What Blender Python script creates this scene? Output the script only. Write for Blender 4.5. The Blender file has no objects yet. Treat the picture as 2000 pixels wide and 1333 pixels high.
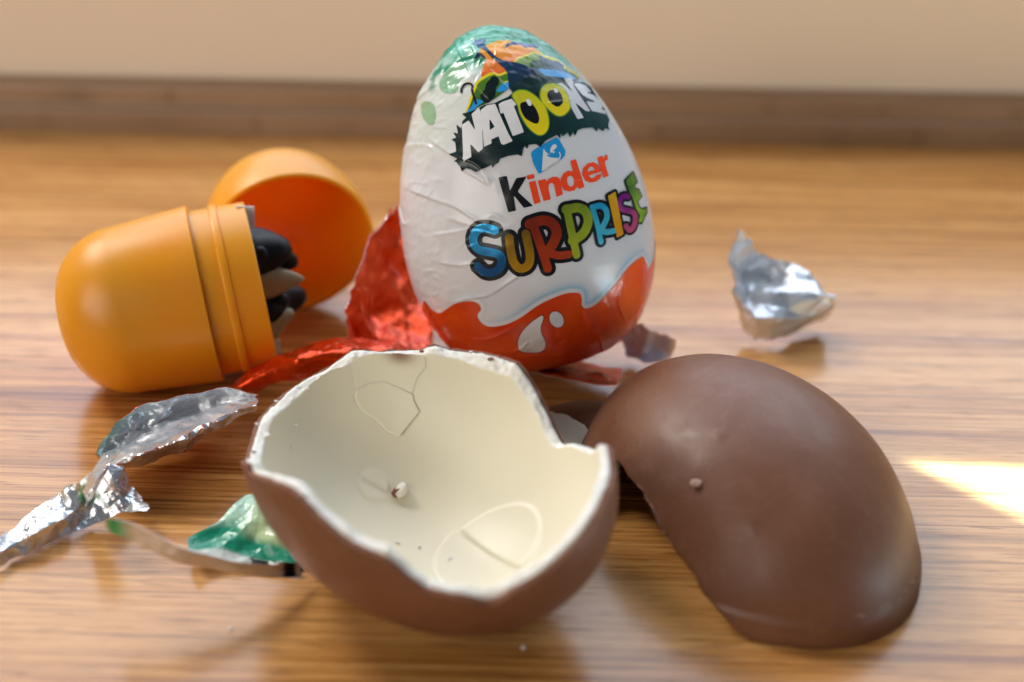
import bpy, math, random
import numpy as np
from mathutils import Matrix, Vector

# ------------------------------------------------------------------ camera, world, lamps, exposure
MM = 0.001                                   # all lengths below are written in millimetres
scene = bpy.context.scene
scene.render.engine = 'CYCLES'
scene.cycles.use_denoising = True
scene.cycles.max_bounces = 8
scene.cycles.sample_clamp_indirect = 6.0
scene.view_settings.view_transform = 'Standard'
scene.view_settings.look = 'None'
scene.view_settings.gamma = 1.0
scene.view_settings.exposure = -0.13
scene.view_settings.use_curve_mapping = False

PITCH, ROLL = math.radians(28.0), math.radians(1.5)
CAM = Vector((-2.6, -223.4, 118.2)) * MM
fwd = Vector((0, math.cos(PITCH), -math.sin(PITCH)))
up0 = Vector((0, math.sin(PITCH), math.cos(PITCH)))
rx = math.cos(ROLL) * Vector((1, 0, 0)) + math.sin(ROLL) * up0
uy = -math.sin(ROLL) * Vector((1, 0, 0)) + math.cos(ROLL) * up0
cam_data = bpy.data.cameras.new('camera')
cam_data.lens, cam_data.sensor_width = 50.0, 36.0
cam_data.clip_start, cam_data.clip_end = 0.005, 20.0
cam_data.dof.use_dof = True
cam_data.dof.focus_distance = 0.209
cam_data.dof.aperture_fstop = 10.0
cam_data.dof.aperture_blades = 9
camera = bpy.data.objects.new('camera', cam_data)
scene.collection.objects.link(camera)
camera.matrix_world = Matrix((( rx.x, uy.x, -fwd.x, CAM.x), (rx.y, uy.y, -fwd.y, CAM.y), (rx.z, uy.z, -fwd.z, CAM.z), (0, 0, 0, 1)))
scene.camera = camera

world = bpy.data.worlds.new('World')
scene.world = world
world.use_nodes = True
wn = world.node_tree.nodes
bg = wn.get('Background') or wn.new('ShaderNodeBackground')
bg.inputs['Color'].default_value = (0.58, 0.77, 1.0, 1)      # cool daylight in the room around the table
bg.inputs['Strength'].default_value = 0.14

def lamp(name, kind, loc, target, power, color, **kw):
    d = bpy.data.lights.new(name, kind)
    d.energy, d.color = power, color
    for k, v in kw.items():
        setattr(d, k, v)
    o = bpy.data.objects.new(name, d)
    scene.collection.objects.link(o)
    loc, target = Vector(loc) * MM, Vector(target) * MM
    q = (target - loc).to_track_quat('-Z', 'Y')
    o.rotation_euler = q.to_euler()
    o.location = loc
    return o

# daylight from the window behind the table, a smaller key lamp back left standing in for that window's bright part, bounce from the room behind the camera
lamp('window_light', 'AREA', (60, 560, 600), (0, -40, 0), 10.0, (0.76, 0.85, 1.0), shape='RECTANGLE', size=1.1, size_y=0.9)
lamp('left_key_light', 'AREA', (-620, 420, 700), (0, -40, 15), 7.0, (1.0, 0.96, 0.90), shape='RECTANGLE', size=0.26, size_y=0.26)
lamp('room_bounce_light', 'AREA', (-700, -690, 480), (0, 20, 25), 6.6, (1.0, 0.93, 0.84), shape='RECTANGLE', size=0.8, size_y=0.6)
# a sunbeam that only just enters the picture at the right edge
SUN_P0 = Vector((60.6, -37.8, 0))
_az, _el, _half = math.radians(-25.5), math.radians(23.5), math.radians(8.0)
_back = Vector((math.cos(_el) * math.cos(_az), math.cos(_el) * math.sin(_az), math.sin(_el)))
_spot = lamp('sunbeam_light', 'SPOT', SUN_P0 + _back * 700, SUN_P0, 820.0, (0.52, 0.79, 1.0), spot_size=4 * _half, spot_blend=0.0, shadow_soft_size=0.0015)
def pane_mask(o, t):
    # the beam has the square outline of a window pane
    d = o.data; d.use_nodes = True
    N, L = d.node_tree.nodes, d.node_tree.links
    em = next(n for n in N if n.type == 'EMISSION')
    tc = N.new('ShaderNodeTexCoord'); sp = N.new('ShaderNodeSeparateXYZ'); L.new(tc.outputs['Normal'], sp.inputs[0])
    def mth(op, a, b=0.0):
        n = N.new('ShaderNodeMath'); n.operation = op
        for i, v in enumerate((a, b)):
            if isinstance(v, float): n.inputs[i].default_value = v
            else: L.new(v, n.inputs[i])
        return n.outputs[0]
    z = mth('ABSOLUTE', sp.outputs['Z'])
    def soft(v):
        n = N.new('ShaderNodeMapRange'); n.interpolation_type = 'SMOOTHSTEP'
        n.inputs['From Min'].default_value = t * 1.015; n.inputs['From Max'].default_value = t * 0.985
        L.new(v, n.inputs['Value']); return n.outputs['Result']
    m = [soft(mth('ABSOLUTE', mth('DIVIDE', sp.outputs[k], z))) for k in ('X', 'Y')]
    L.new(mth('MULTIPLY', m[0], m[1]), em.inputs['Strength'])
pane_mask(_spot, math.tan(_half))
def aim_square_corner(o):
    # turn the square beam so that its far corner falls on SUN_P0
    F = -_back
    side = F.cross(Vector((0, 0, 1))).normalized()
    upv = side.cross(F).normalized()
    diag = math.atan(math.tan(_half) * math.sqrt(2))
    axis = (F * math.cos(diag) - upv * math.sin(diag)).normalized()
    u2 = side.cross(axis).normalized()
    x = (side + u2).normalized(); y = axis.cross(x) * -1
    y = (u2 - side).normalized()
    z = -axis
    m = Matrix((x, y, z)).transposed()
    if m.determinant() < 0:
        m = Matrix((-x, y, z)).transposed()
    o.rotation_euler = m.to_euler()
aim_square_corner(_spot)

# ------------------------------------------------------------------ helpers
def link(o):
    scene.collection.objects.link(o)
    return o

def tag(o, label=None, cat=None, group=None, kind=None):
    if label: o['label'] = label
    if cat: o['category'] = cat
    if group: o['group'] = group
    if kind: o['kind'] = kind
    return o

def mesh_obj(name, verts, faces, mats, parent=None, smooth=True, col=None, mat_idx=None, loc=None):
    """verts in mm; col = per-vertex rgb array stored as the colour attribute 'ink'"""
    me = bpy.data.meshes.new(name)
    v = np.asarray(verts, float)
    if loc is not None:
        v = v - np.asarray(loc, float)
    me.from_pydata((v * MM).tolist(), [], [list(map(int, f)) for f in faces])
    if not isinstance(mats, (list, tuple)):
        mats = [mats]
    for m in mats:
        me.materials.append(m)
    if mat_idx is not None:
        me.polygons.foreach_set('material_index', np.asarray(mat_idx, np.int32))
    if smooth:
        me.polygons.foreach_set('use_smooth', np.ones(len(me.polygons), bool))
    if col is not None:
        at = me.color_attributes.new('ink', 'FLOAT_COLOR', 'POINT')
        c = np.ones((len(v), 4), np.float32)
        c[:, :3] = np.asarray(col)
        at.data.foreach_set('color', c.ravel())
    me.update()
    o = link(bpy.data.objects.new(name, me))
    if loc is not None:
        o.location = Vector(loc) * MM
    if parent is not None:
        o.parent = parent
    return o

def empty(name, loc=(0, 0, 0)):
    o = link(bpy.data.objects.new(name, None))
    o.empty_display_size = 0.005
    o.location = Vector(loc) * MM
    return o

def lin(r, g, b):
    f = lambda c: (c / 255 / 12.92) if c / 255 <= 0.04045 else ((c / 255 + 0.055) / 1.055) ** 2.4
    return (f(r), f(g), f(b))

def grid_faces(n, m, wrap=False):
    f = []
    for i in range(n - 1):
        for j in range(m if wrap else m - 1):
            k = (j + 1) % m
            f.append((i * m + j, i * m + k, (i + 1) * m + k, (i + 1) * m + j))
    return f

_rs = np.random.RandomState(7)
_perm = _rs.rand(64, 64, 64)
def vnoise(P, f=1.0):
    """smooth value noise in -1..1"""
    P = np.asarray(P, float) * f + 100.0
    i = np.floor(P).astype(int); w = P - i; w = w * w * (3 - 2 * w)
    r = 0
    for a in (0, 1):
        for b in (0, 1):
            for c in (0, 1):
                h = _perm[(i[..., 0] + a) % 64, (i[..., 1] + b) % 64, (i[..., 2] + c) % 64]
                r = r + h * (w[..., 0] if a else 1 - w[..., 0]) * (w[..., 1] if b else 1 - w[..., 1]) * (w[..., 2] if c else 1 - w[..., 2])
    return r * 2 - 1

def tri(x):
    return 2 * np.abs(x - np.floor(x + 0.5)) * 2 - 1

def crumple(P, seed, f=0.16, n=5):
    """piecewise flat facets with sharp creases"""
    rs = np.random.RandomState(seed); h = 0
    for i in range(n):
        d = rs.normal(size=3); d /= np.linalg.norm(d)
        warp = 0.28 * vnoise(P, f * 0.9 + 0.03 * i)
        h = h + tri(P @ d * f * (0.7 + 0.8 * rs.rand()) + rs.rand() * 7 + warp) / n
    return h

def catmull(pts, n=8, closed=False):
    P = np.asarray(pts, float); N = len(P); out = []
    for i in range(N if closed else N - 1):
        if closed:
            a, b, c, d = P[(i - 1) % N], P[i], P[(i + 1) % N], P[(i + 2) % N]
        else:
            a, b, c, d = P[max(i - 1, 0)], P[i], P[i + 1], P[min(i + 2, N - 1)]
        for k in range(n):
            t = k / n
            out.append(0.5 * (2 * b + (c - a) * t + (2 * a - 5 * b + 4 * c - d) * t * t + (3 * b - a - 3 * c + d) * t ** 3))
    if not closed:
        out.append(P[-1])
    return np.array(out)

def sd_seg(X, a, b):
    d = b - a; t = np.clip(((X - a) @ d) / max(d @ d, 1e-9), 0, 1)
    return np.hypot(*(X - a - t[:, None] * d).T)

def sd_line(X, pts):
    pts = np.asarray(pts, float); r = np.full(len(X), 1e9)
    for a, b in zip(pts[:-1], pts[1:]):
        r = np.minimum(r, sd_seg(X, a, b))
    return r

def sd_poly(X, pts):
    pts = np.asarray(pts, float); r = np.full(len(X), 1e9); ins = np.zeros(len(X), bool)
    for a, b in zip(pts, np.roll(pts, -1, 0)):
        r = np.minimum(r, sd_seg(X, a, b))
        c = (a[1] > X[:, 1]) != (b[1] > X[:, 1])
        xi = (b[0] - a[0]) * (X[:, 1] - a[1]) / ((b[1] - a[1]) if b[1] != a[1] else 1e-9) + a[0]
        ins ^= c & (X[:, 0] < xi)
    return np.where(ins, -r, r)

def contour_mesh(sdf, lo, hi, h):
    """triangles covering the region sdf < 0 of a plane, with a clean outline"""
    nx, ny = max(2, int((hi[0] - lo[0]) / h) + 2), max(2, int((hi[1] - lo[1]) / h) + 2)
    xs, ys = lo[0] + h * np.arange(nx), lo[1] + h * np.arange(ny)
    X = np.stack(np.meshgrid(xs, ys, indexing='ij'), -1).reshape(-1, 2)
    S = sdf(X)
    S = np.where(np.abs(S) < 1e-5, 1e-5, S)
    V = X.tolist(); F = []; cache = {}; used = {}
    out = []
    def vid(i):
        if i not in used:
            used[i] = len(out); out.append(V[i])
        return used[i]
    def cut(i, j):
        k = (i, j) if i < j else (j, i)
        if k not in cache:
            t = S[i] / (S[i] - S[j])
            cache[k] = len(out); out.append((X[i] + t * (X[j] - X[i])).tolist())
        return cache[k]
    neg = (S < 0).reshape(nx, ny)
    anyin = neg[:-1, :-1] | neg[1:, :-1] | neg[:-1, 1:] | neg[1:, 1:]
    for i, j in np.argwhere(anyin):
        a, b, c, d = i * ny + j, (i + 1) * ny + j, (i + 1) * ny + j + 1, i * ny + j + 1
        for t in ((a, b, c), (a, c, d)):
            n = [S[q] < 0 for q in t]; k = sum(n)
            if k == 3:
                F.append((vid(t[0]), vid(t[1]), vid(t[2])))
            elif k:
                poly = []
                for q in range(3):
                    u, w = t[q], t[(q + 1) % 3]
                    if n[q]: poly.append(vid(u))
                    if n[q] != n[(q + 1) % 3]: poly.append(cut(u, w))
                F.append(tuple(poly))
    return np.array(out), F

# ------------------------------------------------------------------ materials
def mat(name, color=(0.8, 0.8, 0.8), rough=0.5, metal=0.0, spec=0.5, sss=0.0, sss_r=(1, 1, 1), sss_s=0.001, coat=0.0, coat_r=0.2, attr=None, bump=None):
    """bump: list of (kind, scale, strength, distance)"""
    m = bpy.data.materials.new(name); m.use_nodes = True
    nt = m.node_tree; N, L = nt.nodes, nt.links
    p = N.get('Principled BSDF')
    p.inputs['Base Color'].default_value = (*color, 1)
    p.inputs['Roughness'].default_value = rough
    p.inputs['Metallic'].default_value = metal
    p.inputs['Specular IOR Level'].default_value = spec
    if sss:
        p.inputs['Subsurface Weight'].default_value = sss
        p.inputs['Subsurface Radius'].default_value = sss_r
        p.inputs['Subsurface Scale'].default_value = sss_s
    if coat:
        p.inputs['Coat Weight'].default_value = coat
        p.inputs['Coat Roughness'].default_value = coat_r
    if attr:
        a = N.new('ShaderNodeAttribute'); a.attribute_name = attr
        L.new(a.outputs['Color'], p.inputs['Base Color'])
    tc = N.new('ShaderNodeTexCoord')
    prev = None
    for kind, scale, strength, dist in (bump or []):
        if kind == 'noise':
            t = N.new('ShaderNodeTexNoise'); t.inputs['Detail'].default_value = 5; out = t.outputs['Fac']
        elif kind == 'ridge':
            t = N.new('ShaderNodeTexNoise'); t.noise_type = 'RIDGED_MULTIFRACTAL'; t.inputs['Detail'].default_value = 3; out = t.outputs['Fac']
        else:
            t = N.new('ShaderNodeTexVoronoi'); t.feature = 'F1'; out = t.outputs['Distance']
        t.inputs['Scale'].default_value = scale
        L.new(tc.outputs['Object'], t.inputs['Vector'])
        b = N.new('ShaderNodeBump'); b.inputs['Strength'].default_value = strength; b.inputs['Distance'].default_value = dist
        L.new(out, b.inputs['Height'])
        if prev: L.new(prev.outputs['Normal'], b.inputs['Normal'])
        prev = b
    if prev:
        L.new(prev.outputs['Normal'], p.inputs['Normal'])
    m['p'] = p.name
    return m

def vary(m, scale, lo, hi, target='Roughness', stretch=(1, 1, 1), detail=4):
    """drive a scalar input by noise"""
    N, L = m.node_tree.nodes, m.node_tree.links
    p = N.get('Principled BSDF')
    tc = N.new('ShaderNodeTexCoord'); mp = N.new('ShaderNodeMapping'); mp.inputs['Scale'].default_value = stretch
    t = N.new('ShaderNodeTexNoise'); t.inputs['Scale'].default_value = scale; t.inputs['Detail'].default_value = detail
    r = N.new('ShaderNodeMapRange'); r.inputs['From Min'].default_value = 0.3; r.inputs['From Max'].default_value = 0.7
    r.inputs['To Min'].default_value = lo; r.inputs['To Max'].default_value = hi
    L.new(tc.outputs['Object'], mp.inputs['Vector']); L.new(mp.outputs['Vector'], t.inputs['Vector'])
    L.new(t.outputs['Fac'], r.inputs['Value']); L.new(r.outputs['Result'], p.inputs[target])
    return m

def tint(m, c0, c1, scale, stretch=(1, 1, 1), detail=4):
    N, L = m.node_tree.nodes, m.node_tree.links
    p = N.get('Principled BSDF')
    tc = N.new('ShaderNodeTexCoord'); mp = N.new('ShaderNodeMapping'); mp.inputs['Scale'].default_value = stretch
    t = N.new('ShaderNodeTexNoise'); t.inputs['Scale'].default_value = scale; t.inputs['Detail'].default_value = detail
    r = N.new('ShaderNodeValToRGB')
    r.color_ramp.elements[0].position = 0.32; r.color_ramp.elements[0].color = (*c0, 1)
    r.color_ramp.elements[1].position = 0.68; r.color_ramp.elements[1].color = (*c1, 1)
    L.new(tc.outputs['Object'], mp.inputs['Vector']); L.new(mp.outputs['Vector'], t.inputs['Vector'])
    L.new(t.outputs['Fac'], r.inputs['Fac']); L.new(r.outputs['Color'], p.inputs['Base Color'])
    return m

def wood(name, dark, mid, light, rot, rough, band=78.0, red=0.5):
    m = bpy.data.materials.new(name); m.use_nodes = True
    N, L = m.node_tree.nodes, m.node_tree.links
    p = N.get('Principled BSDF'); p.inputs['Specular IOR Level'].default_value = 0.65
    tc = N.new('ShaderNodeTexCoord')
    def noise(sx, sy, detail, dist=0.0, off=0.0, rgh=0.5):
        mp = N.new('ShaderNodeMapping'); mp.inputs['Rotation'].default_value = (0, 0, rot)
        mp.inputs['Scale'].default_value = (sx, sy, 1); mp.inputs['Location'].default_value = (off, off * 1.7, 0)
        t = N.new('ShaderNodeTexNoise'); t.inputs['Scale'].default_value = 1.0; t.inputs['Detail'].default_value = detail
        t.inputs['Distortion'].default_value = dist; t.inputs['Roughness'].default_value = rgh
        L.new(tc.outputs['Object'], mp.inputs['Vector']); L.new(mp.outputs['Vector'], t.inputs['Vector'])
        return t.outputs['Fac']
    def math_(op, a, b):
        n = N.new('ShaderNodeMath'); n.operation = op
        for i, v in enumerate((a, b)):
            if isinstance(v, (int, float)): n.inputs[i].default_value = v
            else: L.new(v, n.inputs[i])
        return n.outputs[0]
    def ramp(fac, stops):
        r = N.new('ShaderNodeValToRGB'); e = r.color_ramp.elements
        e[0].position, e[0].color = stops[0][0], (*stops[0][1], 1)
        e[1].position, e[1].color = stops[-1][0], (*stops[-1][1], 1)
        for pos, c in stops[1:-1]:
            q = e.new(pos); q.color = (*c, 1)
        L.new(fac, r.inputs['Fac']); return r.outputs['Color']
    def mix(fac, a, b, blend='MIX'):
        n = N.new('ShaderNodeMix'); n.data_type = 'RGBA'; n.blend_type = blend
        if isinstance(fac, (int, float)): n.inputs['Factor'].default_value = fac
        else: L.new(fac, n.inputs['Factor'])
        L.new(a, n.inputs['A'])
        if isinstance(b, tuple): n.inputs['B'].default_value = (*b, 1)
        else: L.new(b, n.inputs['B'])
        return n.outputs['Result']
    bands = noise(4.5, band, 3, 0.6, 3.1)
    rings = noise(5.0, band * 4.2, 4, 0.9, 7.7, 0.6)
    fine = noise(16.0, 900.0, 4, 0.3, 1.3, 0.65)
    f = math_('ADD', math_('MULTIPLY', bands, 0.34), math_('ADD', math_('MULTIPLY', rings, 0.20), math_('MULTIPLY', fine, 0.46)))
    c = ramp(f, [(0.36, dark), (0.47, mid), (0.56, light), (0.66, mid)])
    # narrow late-wood lines
    lines = noise(3.6, band * 2.1, 2, 0.8, 11.9)
    lm = N.new('ShaderNodeValToRGB'); e = lm.color_ramp.elements
    e[0].position, e[0].color = 0.482, (0, 0, 0, 1); e[1].position, e[1].color = 0.518, (0, 0, 0, 1)
    q = e.new(0.500); q.color = (1, 1, 1, 1)
    L.new(lines, lm.inputs['Fac'])
    lf = math_('MULTIPLY', lm.outputs['Color'], red)
    c = mix(lf, c, tuple(d * 0.7 for d in dark))
    # short pores
    pores = noise(120.0, 2700.0, 2, 0.15, 5.2)
    pm = N.new('ShaderNodeValToRGB'); e = pm.color_ramp.elements
    e[0].position, e[0].color = 0.57, (0, 0, 0, 1); e[1].position, e[1].color = 0.66, (1, 1, 1, 1)
    L.new(pores, pm.inputs['Fac'])
    c = mix(math_('MULTIPLY', pm.outputs['Color'], 0.7), c, dark)
    L.new(c, p.inputs['Base Color'])
    rr = N.new('ShaderNodeMapRange'); rr.inputs['To Min'].default_value = rough - 0.05; rr.inputs['To Max'].default_value = rough + 0.10
    L.new(rings, rr.inputs['Value']); L.new(rr.outputs['Result'], p.inputs['Roughness'])
    hgt = math_('SUBTRACT', math_('MULTIPLY', fine, 0.6), pm.outputs['Color'])
    b = N.new('ShaderNodeBump'); b.inputs['Strength'].default_value = 0.25; b.inputs['Distance'].default_value = 0.00004
    L.new(hgt, b.inputs['Height']); L.new(b.outputs['Normal'], p.inputs['Normal'])
    return m

WALL_ROT = math.radians(1.45)
M_wood = wood('oiled_wood', (0.21, 0.072, 0.014), (0.49, 0.210, 0.050), (0.68, 0.350, 0.115), -WALL_ROT, 0.19)
M_trim = wood('trim_wood', (0.26, 0.150, 0.075), (0.33, 0.200, 0.108), (0.40, 0.250, 0.145), -WALL_ROT, 0.45, band=300)
M_wall = mat('painted_wall', (0.93, 0.79, 0.61), 0.85, bump=[('noise', 900, 0.15, 0.0003)])
M_ink = mat('printed_foil', (0.8, 0.8, 0.8), 0.23, 0.0, 0.5, attr='ink', bump=[('ridge', 200, 0.14, 0.0003), ('noise', 900, 0.06, 0.0001)])
M_ink_metal = mat('metallic_print', (0.8, 0.8, 0.8), 0.25, 0.5, 0.5, attr='ink', bump=[('ridge', 200, 0.16, 0.0003), ('noise', 900, 0.08, 0.0001)])
M_choc = mat('milk_chocolate', (0.2, 0.08, 0.045), 0.46, 0, 0.42, sss=0.10, sss_r=(1.0, 0.45, 0.25), sss_s=0.0012, bump=[('noise', 110, 0.12, 0.0006), ('noise', 420, 0.06, 0.0003), ('noise', 1500, 0.05, 0.0001)])
def chocolate_marks(m):
    # uneven tempering, rubbed smears and faint swirls left by handling
    N, L = m.node_tree.nodes, m.node_tree.links
    p = N.get('Principled BSDF'); tc = N.new('ShaderNodeTexCoord')
    def noise(scale, detail, dist, typ='FBM'):
        t = N.new('ShaderNodeTexNoise'); t.noise_type = typ
        t.inputs['Scale'].default_value = scale; t.inputs['Detail'].default_value = detail; t.inputs['Distortion'].default_value = dist
        L.new(tc.outputs['Object'], t.inputs['Vector']); return t.outputs['Fac']
    def ramp(f, stops):
        r = N.new('ShaderNodeValToRGB'); e = r.color_ramp.elements
        e[0].position, e[0].color = stops[0][0], (*stops[0][1], 1); e[1].position, e[1].color = stops[-1][0], (*stops[-1][1], 1)
        for pos, c in stops[1:-1]: e.new(pos).color = (*c, 1)
        L.new(f, r.inputs['Fac']); return r.outputs['Color']
    def mix(fac, a, b):
        n = N.new('ShaderNodeMix'); n.data_type = 'RGBA'
        L.new(fac, n.inputs['Factor']); L.new(a, n.inputs['A']); n.inputs['B'].default_value = (*b, 1); return n.outputs['Result']
    g = lambda v: (v, v, v)
    base = ramp(noise(38, 4, 0.4), [(0.30, (0.145, 0.052, 0.021)), (0.70, (0.198, 0.079, 0.036))])
    swirl = ramp(noise(95, 2, 2.6), [(0.465, g(0)), (0.50, g(0.20)), (0.535, g(0))])
    smear = ramp(noise(60, 5, 1.2), [(0.58, g(0)), (0.75, g(0.20))])
    c = mix(swirl, base, (0.26, 0.125, 0.080)); c = mix(smear, c, (0.27, 0.14, 0.095))
    specks = ramp(noise(900, 2, 0), [(0.70, g(0)), (0.76, g(0.35))]); c = mix(specks, c, (0.30, 0.17, 0.11))
    L.new(c, p.inputs['Base Color'])
    r = N.new('ShaderNodeMapRange'); r.inputs['From Min'].default_value = 0.3; r.inputs['From Max'].default_value = 0.7
    r.inputs['To Min'].default_value = 0.38; r.inputs['To Max'].default_value = 0.58
    L.new(noise(75, 5, 1.5), r.inputs['Value']); L.new(r.outputs['Result'], p.inputs['Roughness'])
chocolate_marks(M_choc)
M_choc_break = mat('broken_chocolate', (0.22, 0.085, 0.042), 0.7, bump=[('noise', 1600, 0.8, 0.0004)])
M_white = mat('white_cream', (0.80, 0.70, 0.50), 0.42, 0, 0.4, sss=0.25, sss_r=(1.0, 0.8, 0.5), sss_s=0.0015, attr='ink', bump=[('noise', 260, 0.06, 0.0004), ('noise', 1500, 0.05, 0.0001)])
M_white_break = mat('broken_white_cream', (0.85, 0.81, 0.73), 0.75, 0, 0.3, sss=0.25, sss_r=(1, 0.85, 0.6), sss_s=0.001, bump=[('noise', 1300, 0.5, 0.0004), ('voronoi', 2400, 0.25, 0.0002)])
M_orange = mat('orange_plastic', (0.92, 0.315, 0.006), 0.36, 0, 0.5, sss=0.6, sss_r=(1.0, 0.46, 0.05), sss_s=0.005, bump=[('noise', 160, 0.05, 0.0005), ('noise', 1800, 0.05, 0.0001)])
vary(M_orange, 110, 0.28, 0.46)
M_silver = vary(mat('silver_foil', (0.84, 0.85, 0.87), 0.2, 0.85, bump=[('ridge', 420, 0.22, 0.0003), ('noise', 800, 0.05, 0.0002)]), 120, 0.16, 0.40)
M_red = mat('red_print_foil', (0.74, 0.060, 0.004), 0.18, 0.60, 0.4, bump=[('ridge', 360, 0.20, 0.0004), ('noise', 700, 0.06, 0.0002)])
M_black_plastic = mat('black_plastic', (0.006, 0.005, 0.006), 0.5, 0, 0.25, bump=[('noise', 500, 0.1, 0.0004)])
M_beige_plastic = mat('beige_plastic', (0.36, 0.29, 0.17), 0.5, sss=0.1, sss_r=(1, 0.8, 0.5), bump=[('noise', 500, 0.1, 0.0004)])
M_paper = mat('leaflet_paper', (0.72, 0.72, 0.76), 0.35, bump=[('noise', 700, 0.1, 0.0002)])

# ------------------------------------------------------------------ measured shapes (mm)
# the axes of the leaning egg, the print on it as (across, along the axis), foil wrinkles, torn shell rims as (azimuth, elevation) in degrees, foil control nets
EGG_M = [[0.97285, -0.01047, -0.2312], [0.08487, 0.94553, 0.31429], [0.21531, -0.32538, 0.92074]]
RED_EDGE = [[-18.08,-10.71],[-17.59,-11.67],[-17.08,-12.51],[-15.89,-12.92],[-14.62,-12.26],[-13.09,-11.55],[-11.45,-11.33],[-10.18,-11.49],[-9.41,-12.13],[-9.33,-12.95],[-10.01,-13.67],[-9.97,-14.64],[-9.26,-15.57],[-7.8,-16.0],[-5.7,-15.84],[-3.51,-15.15],[-0.71,-13.84],[1.44,-13.25],[3.55,-12.95],[5.05,-13.11],[5.88,-13.54],[5.98,-14.37],[5.79,-15.4],[6.33,-16.04],[7.66,-15.93],[9.72,-14.89],[11.89,-13.39],[13.54,-12.02],[15.12,-11.21],[16.7,-10.83],[17.06,-11.38],[17.35,-12.48],[17.95,-12.97]]
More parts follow.
